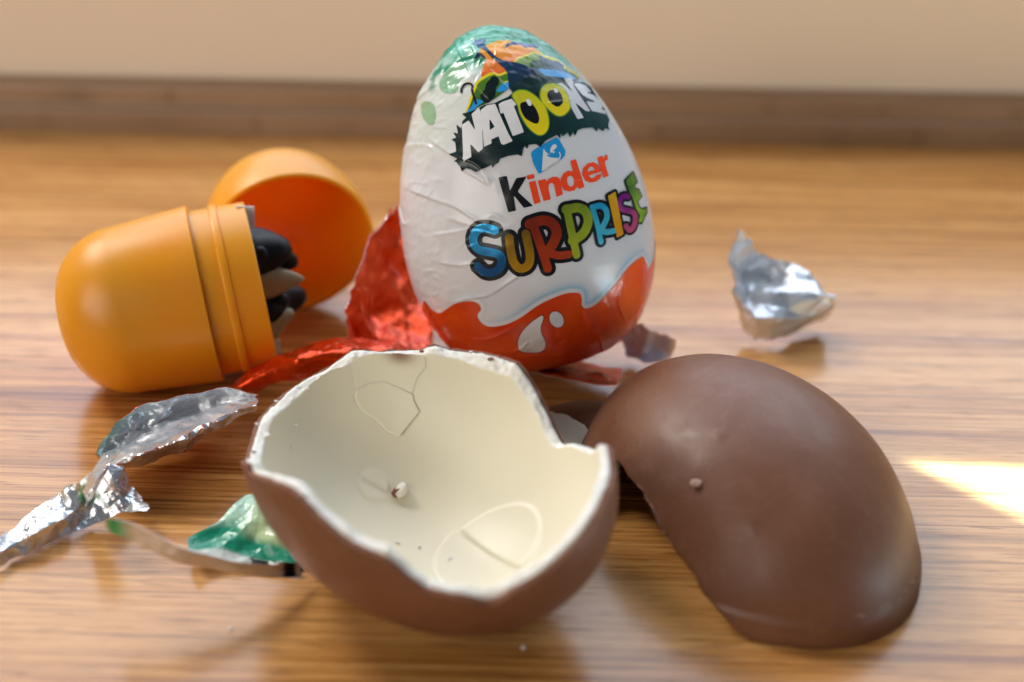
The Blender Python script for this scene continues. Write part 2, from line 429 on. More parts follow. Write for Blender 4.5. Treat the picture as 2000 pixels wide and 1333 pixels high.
POLY = {
    'blob1': [[-8.41,22.05],[-7.35,23.0],[-5.9,24.2],[-4.38,24.0],[-3.85,23.19],[-4.27,21.93],[-5.4,21.34],[-6.01,19.97],[-7.09,19.71],[-8.37,20.33],[-8.64,21.25]],
    'blob2': [[-12.25,19.18],[-11.42,19.5],[-10.24,18.89],[-9.9,17.81],[-10.44,15.93],[-11.19,15.75],[-11.94,16.57],[-12.31,17.65]],
    'sun': [[-1.64,24.91],[-0.38,25.75],[0.99,26.08],[2.51,26.03],[3.94,25.59],[5.95,24.68],[7.07,23.8],[7.94,22.74],[7.49,21.82],[4.94,21.21],[1.98,20.53],[-0.07,20.96],[-1.92,21.15],[-1.46,22.56],[-0.79,23.73]],
    'bird1': [[-2.56,24.12],[-1.89,24.75],[-1.43,24.86],[-0.9,24.24],[-0.75,23.72],[-1.55,24.27],[-2.03,24.05]],
    'bird2': [[2.23,24.73],[2.8,25.36],[3.95,25.63],[4.98,25.27],[5.33,25.37],[6.0,24.9],[7.25,24.53],[7.81,23.86],[6.28,24.21],[5.5,24.2],[4.89,24.88],[3.84,25.13],[2.95,25.04]],
    'hillRy': [[3.21,22.22],[4.02,22.97],[5.61,23.21],[6.98,23.43],[7.96,22.85],[9.92,21.57],[10.97,20.27],[12.34,19.15],[12.81,17.88],[8.96,18.69],[6.2,20.09],[4.31,21.34]],
    'hillR': [[3.53,22.2],[4.29,22.7],[5.52,22.85],[6.78,23.06],[7.67,22.56],[9.62,21.33],[10.67,20.03],[12.02,18.91],[12.58,17.92],[8.93,18.59],[6.2,20.09],[4.31,21.34]],
    'darkR': [[5.73,21.82],[7.27,21.86],[9.0,20.66],[10.58,19.71],[12.16,18.55],[12.56,17.86],[8.93,18.59],[6.2,20.09]],
    'waterR': [[6.51,20.47],[7.2,20.6],[8.02,20.35],[9.27,19.94],[10.52,19.5],[11.3,18.92],[12.25,18.04],[11.74,17.95],[10.05,18.53],[9.02,18.94],[7.57,19.35]],
    'beast': [[7.13,22.66],[7.59,22.69],[8.02,22.17],[8.9,21.61],[9.96,21.27],[10.8,20.34],[10.47,19.73],[10.03,19.36],[9.81,19.84],[9.4,20.03],[9.16,19.52],[8.89,20.23],[8.24,21.23],[7.46,21.71]],
    'hillLy': [[-5.43,16.27],[-4.71,17.7],[-3.86,19.22],[-2.95,20.51],[-2.02,21.06],[-0.93,21.47],[0.14,21.46],[0.82,21.1],[2.02,21.21],[1.97,19.46],[0.24,18.34],[-1.24,17.38],[-3.04,16.92]],
    'hillL': [[-5.02,16.5],[-4.36,17.62],[-3.59,18.95],[-2.69,20.24],[-1.83,20.74],[-0.68,21.09],[0.17,21.08],[0.74,20.75],[1.84,20.88],[1.96,19.89],[1.19,19.84],[1.84,18.85],[0.15,17.93],[-1.24,17.38],[-3.04,16.92]],
    'waterM': [[-0.23,18.65],[0.43,19.25],[1.25,19.61],[2.23,19.66],[2.04,18.98],[1.31,18.36],[0.24,18.34]],
    'waterL': [[-5.33,16.46],[-4.28,17.18],[-3.66,18.11],[-2.86,17.83],[-2.28,17.5],[-3.23,17.07],[-4.19,16.53],[-4.93,16.1]],
    'gorilla': [[-2.75,18.34],[-1.95,19.12],[-1.51,19.99],[-0.85,20.49],[-0.4,20.92],[0.31,20.71],[0.52,20.19],[0.33,19.59],[-0.12,19.16],[-0.42,18.26],[-0.99,17.54],[-2.14,17.15]],
    'giraffe_head': [[-2.45,26.64],[-1.89,26.78],[-1.97,27.2],[-1.61,27.11],[-1.36,26.89],[-0.93,27.18],[-0.87,26.84],[-0.24,27.02],[-0.27,26.64],[-0.59,26.36],[-0.56,25.95],[-0.31,25.57],[-1.07,25.39],[-1.59,25.73],[-1.82,26.24],[-2.34,26.5]],
    'giraffe': [[-1.14,25.45],[-0.43,25.74],[0.08,24.82],[0.83,23.7],[1.84,22.89],[3.23,22.32],[4.78,21.51],[6.14,20.76],[6.98,19.68],[7.95,19.1],[9.55,18.36],[9.41,16.87],[5.99,16.29],[2.92,16.93],[1.75,18.44],[1.85,19.7],[1.95,20.75],[1.74,21.61],[0.93,22.65],[0.02,23.99],[-0.57,24.83]],
    'logo': [[-5.44,15.7],[-6.05,16.4],[-5.08,16.38],[-3.54,16.6],[-2.4,16.95],[-0.92,16.89],[-0.02,17.12],[1.31,17.37],[2.03,17.75],[1.84,18.85],[3.7,19.53],[5.72,19.87],[6.94,19.47],[9.0,18.86],[11.09,18.11],[13.26,17.29],[14.4,16.39],[14.93,14.51],[15.8,12.35],[16.07,10.77],[15.58,10.01],[15.64,9.18],[15.05,9.74],[14.46,9.36],[13.66,10.11],[13.62,9.33],[13.0,10.26],[11.45,10.49],[10.58,10.4],[9.89,9.53],[9.85,10.31],[9.13,9.57],[8.99,10.39],[8.02,9.93],[7.96,10.62],[7.66,9.68],[7.3,10.38],[5.43,9.91],[4.47,9.18],[3.9,9.72],[2.77,9.86],[2.52,9.18],[2.24,9.86],[1.9,9.42],[1.51,8.42],[0.96,8.79],[-0.49,8.89],[-1.79,8.74],[-2.11,8.19],[-2.55,8.11],[-3.18,7.62],[-3.07,8.17],[-4.08,7.86],[-4.75,7.72],[-5.64,7.51],[-6.18,7.96],[-6.96,8.36],[-7.72,7.99],[-7.77,8.58],[-8.21,9.56],[-8.67,9.65],[-7.96,9.97],[-9.11,10.82],[-7.91,11.01],[-7.83,12.45],[-8.34,12.97],[-7.49,13.08],[-7.89,13.98],[-7.13,13.57],[-7.14,15.0],[-6.49,14.24],[-6.13,15.26]],
    'N': [[-6.31,14.74],[-5.16,15.17],[-4.46,13.47],[-4.54,16.0],[-3.25,16.76],[-3.0,14.35],[-3.45,13.26],[-3.92,10.65],[-4.67,10.29],[-5.63,11.8],[-5.82,9.79],[-7.13,9.32]],
    'A': [[-3.12,16.29],[-2.04,16.8],[-0.78,16.76],[-0.44,15.13],[0.24,12.06],[0.66,10.87],[-0.81,10.6],[-1.12,10.88],[-1.25,12.0],[-2.43,11.73],[-2.47,11.16],[-3.72,10.9],[-3.38,13.25]],
    'A_h': [[-2.06,14.89],[-1.54,13.45],[-2.36,13.11]],
    'T': [[-0.29,16.58],[0.37,16.86],[1.74,16.97],[2.36,16.02],[1.87,15.83],[2.56,11.79],[0.81,11.57],[0.17,15.23],[-0.29,15.18]],
    'O1': [[1.99,17.43],[2.44,17.79],[3.0,17.94],[4.01,17.76],[5.05,16.97],[5.86,15.88],[6.4,14.88],[6.55,13.22],[6.37,12.08],[5.85,11.23],[5.05,10.86],[4.23,11.21],[3.41,12.27],[2.91,13.4],[2.58,14.64],[2.51,15.69],[2.19,16.65]],
    'O1p': [[2.86,15.92],[3.51,16.15],[4.36,15.9],[4.92,15.04],[5.22,13.8],[5.09,12.94],[4.61,12.6],[3.88,13.05],[3.15,13.79],[2.79,14.9]],
    'O1h': [[3.84,16.3],[4.18,16.46],[4.48,16.1],[4.54,15.56],[4.31,15.35],[3.99,15.6]],
    'O2': [[6.13,16.72],[6.54,17.54],[7.26,17.99],[8.18,17.96],[9.17,17.54],[9.91,16.71],[10.23,15.44],[10.18,14.1],[9.57,13.33],[8.56,12.99],[7.72,13.34],[6.88,14.33],[6.23,15.51]],
    'O2p': [[7.15,16.51],[7.65,17.01],[8.42,17.01],[9.08,16.5],[9.33,15.62],[9.18,14.83],[8.42,14.38],[7.74,14.75],[7.28,15.44]],
    'O2h': [[8.29,17.11],[8.69,17.18],[8.9,16.76],[8.75,16.46],[8.4,16.59]],
    'N2': [[8.94,17.85],[9.84,17.79],[11.3,15.88],[10.18,18.46],[11.38,18.24],[11.54,17.65],[11.49,16.94],[13.21,12.67],[12.51,12.88],[11.06,14.55],[11.92,11.96],[10.91,11.97],[10.23,14.22],[9.96,15.6]],
    'S0': [[11.68,17.33],[12.61,17.16],[13.57,16.69],[14.13,15.47],[13.42,15.73],[13.45,15.51],[14.47,14.98],[14.95,14.29],[15.5,13.15],[15.2,12.57],[15.75,12.33],[15.8,11.73],[13.5,12.67],[12.89,14.35],[14.31,13.85],[14.12,14.19],[12.63,15.24],[11.68,16.99]],
    'emblem': [[2.88,8.43],[3.12,8.82],[3.69,9.06],[7.14,10.08],[7.45,9.79],[8.09,7.89],[7.86,7.21],[7.32,6.81],[3.56,5.38],[3.32,5.65],[2.93,7.26]],
    'em_tri': [[3.97,5.7],[4.9,8.95],[5.08,8.4],[5.69,7.61],[6.79,6.79],[5.38,6.22]],
    'em_bar': [[5.16,7.94],[5.77,7.64],[6.53,7.33],[6.55,7.09],[5.77,7.3],[5.24,7.61]],
    'em_drop': [[5.81,8.31],[6.08,8.84],[6.54,9.11],[6.89,8.96],[6.9,8.66],[6.5,8.41],[6.11,8.18],[5.84,7.97]],
    'em_dot': [[6.06,8.07],[6.27,8.2],[6.42,8.02],[6.22,7.86]],
    'k': [[-2.54,6.09],[-1.28,6.08],[-1.26,3.83],[0.05,5.48],[1.59,5.41],[-0.17,3.5],[1.65,0.99],[0.22,1.0],[-0.89,3.21],[-0.99,0.83],[-2.15,0.81]],
    'i': [[1.72,4.51],[2.73,4.54],[2.84,1.25],[1.85,1.2]],
    'i_dot': [[1.56,5.53],[2.7,5.56],[2.74,4.91],[1.63,4.9]],
    'n': [[3.04,4.45],[4.23,4.47],[4.31,4.08],[4.79,4.39],[5.31,4.51],[5.95,4.41],[6.29,4.09],[6.4,3.42],[6.3,1.67],[5.33,1.53],[5.34,3.34],[5.06,3.72],[4.61,3.58],[4.39,3.15],[4.39,1.37],[3.31,1.33]],
    'd': [[8.45,6.23],[9.37,6.27],[9.76,1.97],[8.87,1.9],[8.75,2.33],[8.13,1.85],[7.36,1.86],[6.66,2.19],[6.33,3.01],[6.46,3.97],[7.08,4.7],[7.89,4.89],[8.52,4.57]],
    'd_h': [[7.34,3.53],[7.58,4.04],[8.03,4.11],[8.34,3.74],[8.4,3.11],[8.16,2.59],[7.7,2.5],[7.38,2.89]],
    'e': [[9.75,3.89],[10.13,4.75],[10.98,5.26],[11.91,5.24],[12.52,4.74],[12.78,4.0],[12.79,3.57],[10.74,3.51],[10.96,3.06],[11.46,2.94],[11.91,3.28],[12.83,3.26],[12.47,2.64],[11.65,2.34],[10.73,2.41],[10.05,2.9]],
    'e_h': [[10.71,4.07],[10.92,4.52],[11.39,4.71],[11.76,4.47],[11.91,4.08]],
    'r': [[12.66,5.79],[13.55,5.83],[13.64,5.43],[14.05,5.84],[14.33,5.85],[14.31,5.07],[13.79,4.99],[13.65,4.67],[13.84,2.66],[12.98,2.62]],
    'I': [[12.95,-0.17],[14.27,0.14],[14.19,-6.42],[13.05,-6.68]],
    'E': [[16.31,1.25],[17.95,2.07],[18.25,0.52],[17.47,0.34],[17.51,-0.43],[18.23,-0.7],[18.48,-1.75],[17.52,-2.2],[17.65,-3.34],[18.15,-3.85],[18.98,-3.81],[18.79,-4.51],[17.5,-5.68],[17.03,-5.35],[17.5,-4.57],[17.07,-3.24],[16.91,-1.85],[16.54,-0.56]],
    'drop': [[-0.4,-15.52],[-0.33,-16.08],[-0.96,-17.33],[-1.05,-18.43],[-0.74,-19.94],[-1.08,-21.05],[-2.19,-21.47],[-3.93,-21.05],[-4.82,-20.34],[-4.83,-19.11],[-4.06,-17.81],[-2.8,-16.66],[-1.36,-15.86]],
    'dot': [[2.67,-16.87],[2.57,-17.36],[2.34,-17.74],[1.99,-17.94],[1.59,-17.94],[1.2,-17.75],[0.87,-17.38],[0.67,-16.9],[0.6,-16.38],[0.7,-15.89],[0.94,-15.52],[1.28,-15.32],[1.68,-15.32],[2.07,-15.51],[2.39,-15.87],[2.61,-16.35]],
}
STROKE = {
    'tail': [[[-5.42,19.55],[-5.23,20.11],[-4.68,20.59],[-3.99,20.59],[-3.61,20.2],[-3.77,19.41],[-3.68,18.34],[-3.57,17.42]],0.32],
    'em_smile': [[[6.27,7.19],[6.82,6.93],[7.15,7.29],[7.12,7.81]],0.14],
    'em_line': [[[4.08,5.73],[5.35,6.08],[6.99,6.81]],0.13],
    'S_a': [[[-4.67,-1.39],[-5.66,-0.88],[-6.89,-0.81],[-7.86,-1.67],[-8.1,-2.78],[-7.53,-3.81],[-6.01,-4.46],[-4.75,-5.1],[-4.56,-6.13],[-5.24,-7.16],[-6.33,-7.5],[-7.44,-7.24],[-8.18,-6.24]],1.27],
    'U_a': [[[-2.76,-2.87],[-2.93,-4.79],[-2.86,-6.62],[-2.1,-7.69],[-0.9,-7.43],[-0.3,-5.99],[-0.26,-2.81]],1.27],
    'R1_a': [[[0.58,-1.52],[2.65,-1.4],[3.95,-2.25],[4.22,-3.7],[3.46,-5.0],[2.34,-6.06]],1.5],
    'R1_b': [[[2.16,-6.11],[3.8,-6.98],[5.33,-7.17]],1.2],
    'R1_c': [[[1.03,-1.7],[1.47,-4.72],[1.88,-8.53]],1.27],
    'P_a': [[[6.28,-0.6],[8.08,-0.77],[9.07,-1.66],[9.12,-3.23],[8.02,-4.69],[6.29,-5.34]],1.38],
    'P_c': [[[6.4,-0.46],[6.41,-3.56],[6.47,-7.53]],1.16],
    'R2_a': [[[10.22,-1.24],[11.56,-1.3],[12.21,-2.13],[12.16,-3.19],[11.58,-4.03],[10.92,-4.68]],0.88],
    'R2_b': [[[10.79,-4.89],[11.73,-5.39],[12.8,-5.49]],0.88],
    'R2_c': [[[10.28,-1.47],[10.48,-4.07],[10.48,-6.56]],0.81],
    'S2_a': [[[16.11,-1.14],[15.31,-0.92],[14.55,-1.59],[14.66,-2.57],[15.64,-3.18],[16.54,-3.84],[16.57,-4.78],[15.98,-5.87],[15.33,-6.12],[14.82,-5.35]],0.85],
}
CREASES = [[[-5.31,28.33],[-3.91,23.33],[-2.87,19.85],[-1.08,17.14]],[[-2.94,27.4],[-0.31,21.88],[2.19,17.5],[2.89,14.83]],[[-12.19,14.15],[-8.83,10.77],[-5.24,8.4],[-3.84,5.02]],[[-17.17,12.36],[-15.27,13.41],[-12.2,12.88],[-11.14,11.41]],[[-16.76,6.59],[-15.41,6.05],[-12.21,4.32],[-9.62,2.89],[-6.44,-0.18]],[[-14.59,-0.41],[-10.61,-0.46],[-7.47,-0.24]],[[-14.49,-4.79],[-11.24,-5.71],[-8.18,-5.92]],[[-1.89,-8.49],[-4.95,-9.83],[-7.73,-10.93],[-10.85,-11.0],[-13.62,-11.51]],[[-10.99,1.36],[-9.12,0.42],[-7.03,-0.57]],[[-5.99,0.74],[-4.19,0.9],[-2.46,-0.44]],[[-13.31,19.61],[-10.98,20.83],[-9.42,21.56],[-8.55,21.24]],[[-19.28,4.71],[-18.79,1.71],[-17.42,2.18]],[[-7.91,8.56],[-5.95,6.94],[-4.06,5.08]],[[-12.36,-17.55],[-8.67,-17.63],[-4.77,-16.29],[-2.83,-15.56]],[[6.11,-15.77],[6.03,-17.68],[7.35,-21.01],[7.88,-25.18]],[[9.62,-15.41],[9.69,-18.25],[8.47,-20.79]],[[12.32,-14.07],[11.35,-16.53],[11.96,-20.0]],[[-8.6,-19.7],[-5.62,-20.45],[-3.04,-19.16]]]
SHELL_RIM = [(193.4, -0.5), (195.3, -2.5), (212.8, 4.9), (225.9, 8.5), (232.3, 7.6), (239.2, 4.8), (246.2, 2.8), (253.2, 0.8), (259.5, 0.0), (263.8, 0.4), (267.8, -1.8), (271.6, -5.0), (275.2, -7.7), (281.0, -8.3), (285.5, -8.5), (288.9, -10.0), (292.1, -9.2), (296.2, -6.0), (301.5, -2.9), (307.5, 0.3), (312.5, 2.4), (319.2, 5.2), (326.9, 7.3), (336.6, 6.9), (345.7, 9.5), (346.2, 9.9), (358.0, 0.1), (3.9, -2.8), (8.9, -5.1), (13.6, -7.1), (18.0, -9.0), (21.8, -12.0), (25.5, -12.8), (32.0, -9.6), (37.3, -5.2), (41.9, -1.3), (46.7, 2.7), (51.6, 6.8), (54.5, 8.2), (61.5, 7.3), (69.1, 6.3), (78.8, 3.9), (84.1, 2.8), (88.3, 3.1), (90.7, 2.8), (93.0, 0.7), (99.7, -0.7), (106.8, -1.5), (112.2, -1.0), (114.9, -1.2), (117.8, -3.1), (122.2, -5.3), (126.8, -6.6), (131.7, -7.6), (137.2, -8.5), (142.8, -9.7), (149.5, -10.1), (154.8, -11.3), (162.1, -12.9), (171.0, -12.9)]
DOME_CUT = [(174.6, 26.5), (184.0, 29.4), (194.4, 31.3), (212.2, 30.4), (222.6, 26.9), (230.6, 22.6), (239.3, 18.0), (247.3, 13.5), (250.7, 9.0), (255.1, 6.6), (261.5, 2.0), (267.0, -0.4)]
INNER = {
    'flake': [[-11.06,22.21,-6.04],[-10.68,22.7,-5.21],[-9.08,23.22,-4.51],[-7.04,23.45,-4.07],[-4.28,22.9,-4.97],[-2.71,22.4,-5.5],[-2.44,21.94,-6.41],[-1.54,21.08,-7.65],[-3.27,20.23,-9.58],[-4.41,19.38,-10.81],[-6.14,19.77,-10.46],[-7.92,20.82,-9.08],[-9.65,21.23,-8.19],[-10.63,21.71,-7.12]],
    'crackA': [[-11.76,23.44,-2.06],[-11.09,23.03,-4.15],[-10.68,22.7,-5.21],[-9.08,23.22,-4.51],[-7.04,23.45,-4.07],[-4.28,22.9,-4.97],[-2.71,22.4,-5.5],[-2.05,22.94,-3.24],[-0.84,22.93,-1.25],[-1.19,23.13,0.36],[-4.29,23.88,0.25],[-7.71,24.16,-0.09],[-11.08,23.8,-0.68]],
    'crackB': [[-17.46,20.02,-3.4],[-16.23,20.63,-4.3],[-14.96,20.92,-5.41],[-13.02,21.44,-6.24],[-11.02,21.63,-7.08],[-10.91,22.54,-5.44],[-11.43,23.27,-3.12],[-11.76,23.51,-1.71],[-14.36,22.52,-2.01]],
    'ridge1': [[4.91,6.06,-17.27],[13.25,-4.29,-15.64],[9.29,5.78,-15.54],[14.61,-1.75,-14.42],[1.2,0.08,-18.93]],
    'ridge2': [[-9.57,14.15,-14.3],[-5.6,12.65,-15.78],[-7.23,16.19,-13.56],[-4.95,15.0,-14.52],[-12.38,9.4,-14.99]],
    'crumb': [[-4.13,12.24,-16.06]],
    'bits': [[-18.55,15.9,-7.2],[-18.76,12.96,-8.81],[3.85,1.29,-18.57],[-3.68,4.47,-18.38],[-0.65,3.85,-18.62],[-21.58,9.77,-5.06]],
    'brown': [[-4.63,23.92,-0.1]],
}
GRID = {
    'red_back': [[[-24.9,6.0,21.7],[-23.4,8.0,22.1],[-22.0,12.0,20.8],[-20.3,14.0,20.1]],[[-27.7,-3.0,18.6],[-26.1,4.0,16.5],[-23.6,9.0,15.2],[-20.3,13.0,13.7]],[[-29.3,-10.0,15.7],[-26.8,-1.0,11.9],[-23.3,4.0,9.7],[-19.0,8.0,7.9]],[[-30.7,-15.0,11.9],[-27.1,-8.0,8.3],[-22.5,-1.0,5.6],[-17.5,3.0,3.0]],[[-30.1,-18.0,8.6],[-26.0,-13.0,5.5],[-21.0,-9.0,3.5],[-16.0,-5.0,2.1]],[[-28.1,-22.0,8.2],[-24.2,-20.0,6.2],[-19.5,-17.0,4.3],[-14.6,-14.0,2.8]]],
    'red_strip': [[[-48.7,-24.4,3.0],[-42.8,-23.8,7.0],[-37.2,-24.2,10.0],[-31.0,-18.8,9.0],[-23.2,-13.1,6.0],[-16.0,-11.5,4.0]],[[-46.4,-27.7,4.0],[-40.4,-27.8,8.0],[-35.7,-30.2,11.0],[-29.2,-25.9,11.0],[-22.3,-18.1,7.0],[-15.4,-13.6,4.0]],[[-44.2,-24.5,1.5],[-38.8,-27.5,6.0],[-35.1,-27.3,6.0],[-28.3,-27.4,10.0],[-21.6,-21.3,7.0],[-14.9,-15.8,4.0]]],
    'red_text': [[[-2.6,-7.6,1.6],[4.0,-8.9,1.8],[10.1,-12.2,2.2],[16.0,-15.1,2.6]],[[-1.5,-15.2,4.0],[4.3,-17.6,4.6],[10.1,-20.4,4.8],[15.2,-21.6,4.6]],[[-0.3,-22.1,6.0],[4.5,-25.8,6.8],[9.7,-27.3,6.8],[14.3,-26.5,6.0]]],
    'purple': [[[15.2,-8.3,7.0],[19.2,-8.2,8.0],[22.7,-7.9,6.0],[25.6,-8.1,5.0]],[[16.0,-5.4,3.0],[20.3,-7.6,3.0],[23.9,-7.4,2.0],[25.6,-7.7,3.0]],[[17.0,-8.5,2.0],[20.5,-9.6,0.5],[23.3,-8.0,0.5],[25.2,-6.3,1.0]]],
    'scrap': [[[35.8,2.5,22.0],[38.9,5.3,18.0],[42.9,9.6,13.0],[47.8,10.9,11.0],[51.0,8.2,9.0]],[[34.0,1.0,16.0],[38.8,8.2,11.0],[43.7,12.6,7.0],[47.4,7.2,10.0],[53.1,7.3,9.0]],[[35.2,0.6,11.0],[39.4,3.9,8.0],[43.2,2.7,9.0],[48.7,3.0,9.0],[55.5,3.4,8.0]],[[37.2,2.3,5.0],[39.8,-1.5,6.0],[43.1,-1.3,6.0],[48.0,0.3,5.0],[55.2,4.9,5.0]],[[38.6,1.6,1.0],[40.8,-0.3,0.4],[43.0,-0.4,0.4],[48.2,3.8,0.6],[53.4,7.6,1.5]]],
    'bowl': [[[-64.3,-46.0,3.0],[-61.0,-43.7,8.0],[-56.1,-40.1,9.0],[-50.5,-37.2,9.0],[-46.2,-35.5,9.0],[-40.6,-37.0,9.0]],[[-63.8,-46.1,2.0],[-60.0,-41.6,4.0],[-55.1,-39.2,5.0],[-50.5,-35.3,5.0],[-45.8,-34.6,6.0],[-40.7,-36.8,8.0]],[[-60.0,-54.5,6.0],[-54.6,-53.1,8.0],[-49.8,-50.9,9.0],[-45.8,-45.6,9.0],[-42.7,-41.9,9.0],[-40.1,-40.3,9.0]],[[-60.9,-47.9,1.0],[-55.2,-47.9,3.0],[-51.3,-46.4,4.0],[-46.7,-43.9,6.0],[-43.4,-40.8,7.0],[-40.7,-39.8,8.0]]],
    'strip': [[[-71.8,-68.8,3.0],[-68.8,-61.0,3.0],[-65.6,-56.8,4.0],[-61.7,-57.9,7.0],[-59.2,-56.1,8.0],[-57.9,-54.3,6.0]],[[-71.5,-70.3,2.0],[-67.1,-66.3,3.0],[-63.5,-61.9,3.0],[-60.8,-57.5,3.0],[-57.3,-57.1,5.0],[-55.0,-55.5,3.0]],[[-71.3,-70.7,0.4],[-67.9,-67.3,0.3],[-64.1,-63.5,0.4],[-61.6,-61.0,0.5],[-56.7,-59.2,2.0],[-51.6,-60.7,3.0]]],
    'fin': [[[-61.0,-61.7,7.0],[-60.0,-60.0,9.0],[-59.0,-56.4,10.0]],[[-59.5,-64.7,8.0],[-58.2,-63.3,10.0],[-57.1,-60.0,11.0]],[[-61.2,-61.1,4.0],[-60.4,-59.1,5.0],[-59.1,-58.2,7.0]]],
    'green': [[[-39.4,-58.3,5.0],[-38.6,-57.8,5.0],[-37.7,-58.4,5.0],[-36.7,-59.1,4.0]],[[-42.6,-62.9,3.5],[-40.1,-62.1,4.0],[-37.1,-63.1,4.0],[-33.8,-64.2,3.0]],[[-46.0,-65.5,2.5],[-41.8,-64.9,2.2],[-37.4,-66.1,2.0],[-31.5,-68.0,2.0]],[[-44.2,-69.9,3.0],[-40.4,-68.8,1.2],[-35.5,-69.7,0.8],[-29.3,-69.7,0.5]]],
    'green_lip': [[[-53.2,-77.4,14.0],[-49.4,-77.1,13.0],[-44.9,-78.1,11.0],[-39.5,-77.5,8.5],[-34.5,-75.4,6.0],[-29.6,-70.8,3.0]],[[-53.4,-76.6,12.5],[-49.5,-77.0,11.5],[-45.1,-77.9,9.5],[-39.6,-77.4,7.3],[-34.7,-75.4,5.0],[-29.5,-71.3,2.2]],[[-53.5,-75.8,11.0],[-49.3,-76.9,10.0],[-45.3,-77.6,8.0],[-39.8,-77.1,6.0],[-34.8,-75.4,4.0],[-29.5,-72.0,1.4]]],
}

# ------------------------------------------------------------------ the setting
def box(name, x0, x1, y0, y1, z0, z1, m, kind=None, bevel=0.0, rotz=0.0, pivot=(0, 0)):
    import bmesh
    bm = bmesh.new()
    bmesh.ops.create_cube(bm, size=1.0)
    for v in bm.verts:
        v.co = Vector(((x0 + x1) / 2 + v.co.x * (x1 - x0), (y0 + y1) / 2 + v.co.y * (y1 - y0), (z0 + z1) / 2 + v.co.z * (z1 - z0))) * MM
    if bevel:
        bmesh.ops.bevel(bm, geom=bm.edges[:], offset=bevel * MM, segments=4, affect='EDGES', profile=0.5)
    me = bpy.data.meshes.new(name); bm.to_mesh(me); bm.free()
    me.materials.append(m)
    o = link(bpy.data.objects.new(name, me))
    if rotz:
        R = Matrix.Rotation(rotz, 4, 'Z'); pv = Vector((pivot[0], pivot[1], 0)) * MM
        o.matrix_world = Matrix.Translation(pv) @ R @ Matrix.Translation(-pv)
    if kind: o['kind'] = kind
    return o

WY = 108.0
box('table', -620, 620, -420, WY + 40, -24, 0, M_wood, 'structure', 2.0)
box('wall', -620, 620, WY + 3, WY + 30, 0.05, 44, M_wall, 'structure', 0.6, WALL_ROT, (0, WY))
def trim():
    # a low moulding along the foot of the wall: two steps with rounded noses
    prof = [(WY + 2.9, 0.05), (WY - 5.0, 0.05), (WY - 5.0, 4.6), (WY - 4.6, 5.3), (WY - 3.8, 5.7), (WY - 2.6, 5.8), (WY - 2.3, 6.4), (WY - 2.3, 9.6), (WY - 1.9, 10.4), (WY - 1.0, 11.0), (WY + 0.6, 11.3), (WY + 2.9, 11.3)]
    V, F = [], []
    n = len(prof)
    for x in (-620, 620):
        V += [(x, y, z) for y, z in prof]
    for i in range(n):
        j = (i + 1) % n
        F.append((i, j, n + j, n + i))
    F += [tuple(range(n))[::-1], tuple(range(n, 2 * n))]
    o = mesh_obj('wall_trim', V, F, M_trim, smooth=False)
    pv = Vector((0, WY, 0)) * MM
    o.matrix_world = Matrix.Translation(pv) @ Matrix.Rotation(WALL_ROT, 4, 'Z') @ Matrix.Translation(-pv)
    o['kind'] = 'structure'
trim()

# ------------------------------------------------------------------ the wrapped egg
EA, EB, EK = 29.17, 20.035, 0.177
EC = np.array([-1.571, -9.076, 29.071])
_s = np.linspace(0, math.pi, 4001); _c = np.cos(_s); _t = np.clip((-_c - 0.7) / 0.3, 0, 1)
_z = EA * np.where(_c < -0.7, -0.7 - 0.3 * (_t - 0.32 * _t * _t), _c)       # the foot is squashed flatter than the crown
_r = EB * np.sin(_s) * (1 - EK * np.cos(_s))
ZB = _z[-1]
def egg_r(z):
    return np.interp(z, _z[::-1], _r[::-1])
def egg_s(z):
    return np.interp(z, _z[::-1], _s[::-1])
def egg_point(lon, s):
    r = np.interp(s, _s, _r)
    return np.stack([r * np.sin(lon), -r * np.cos(lon), np.interp(s, _s, _z)], -1)
def egg_normal(P):
    z = P[:, 2]; r = np.hypot(P[:, 0], P[:, 1]) + 1e-6
    h = 0.02; dr = (egg_r(np.clip(z + h, ZB, EA)) - egg_r(np.clip(z - h, ZB, EA))) / (2 * h)
    n = np.stack([P[:, 0] / r, P[:, 1] / r, -dr], -1)
    pole = (z > EA - 0.02) | (z < ZB + 0.02)
    n[pole] = np.stack([0 * z, 0 * z, np.sign(z)], -1)[pole]
    return n / np.linalg.norm(n, axis=1)[:, None]
CREASE_SM = [catmull(c, 6) for c in CREASES]
_cr = np.random.RandomState(23)
FINE = []
for _k in range(80):
    # short random pleats: dense at the left flank, the crown and the foot, sparse over the print
    while True:
        _q = _cr.uniform(-27, 28); _p = _cr.uniform(-0.97, 0.97) * egg_r(np.array(_q))
        if _cr.rand() < 0.10 + 0.9 * (_p < -9) + 0.9 * (_q > 20) + 0.8 * (_q < -17): break
    _a = _cr.uniform(-0.7, 0.7) + (1.2 if _q > 20 else 0.0) + (0.9 if _q < -17 else 0.0); _l = _cr.uniform(1.2, 4.5)
    _d = np.array([math.cos(_a), math.sin(_a)]); _m = np.array([-_d[1], _d[0]]) * _cr.uniform(-0.5, 0.5)
    FINE.append(catmull([np.array([_p, _q]) - _d * _l / 2, np.array([_p, _q]) + _m, np.array([_p, _q]) + _d * _l / 2], 3))
def sd_line_side(X, pts):
    r = np.full(len(X), 1e9); sg = np.zeros(len(X))
    for a, b in zip(pts[:-1], pts[1:]):
        d = sd_seg(X, a, b); m = d < r
        sg[m] = np.sign((b - a)[0] * (X[m, 1] - a[1]) - (b - a)[1] * (X[m, 0] - a[0]))
        r[m] = d[m]
    ends = np.minimum(np.hypot(*(X - pts[0]).T), np.hypot(*(X - pts[-1]).T))
    return r * sg, np.clip(ends / 1.2, 0, 1)
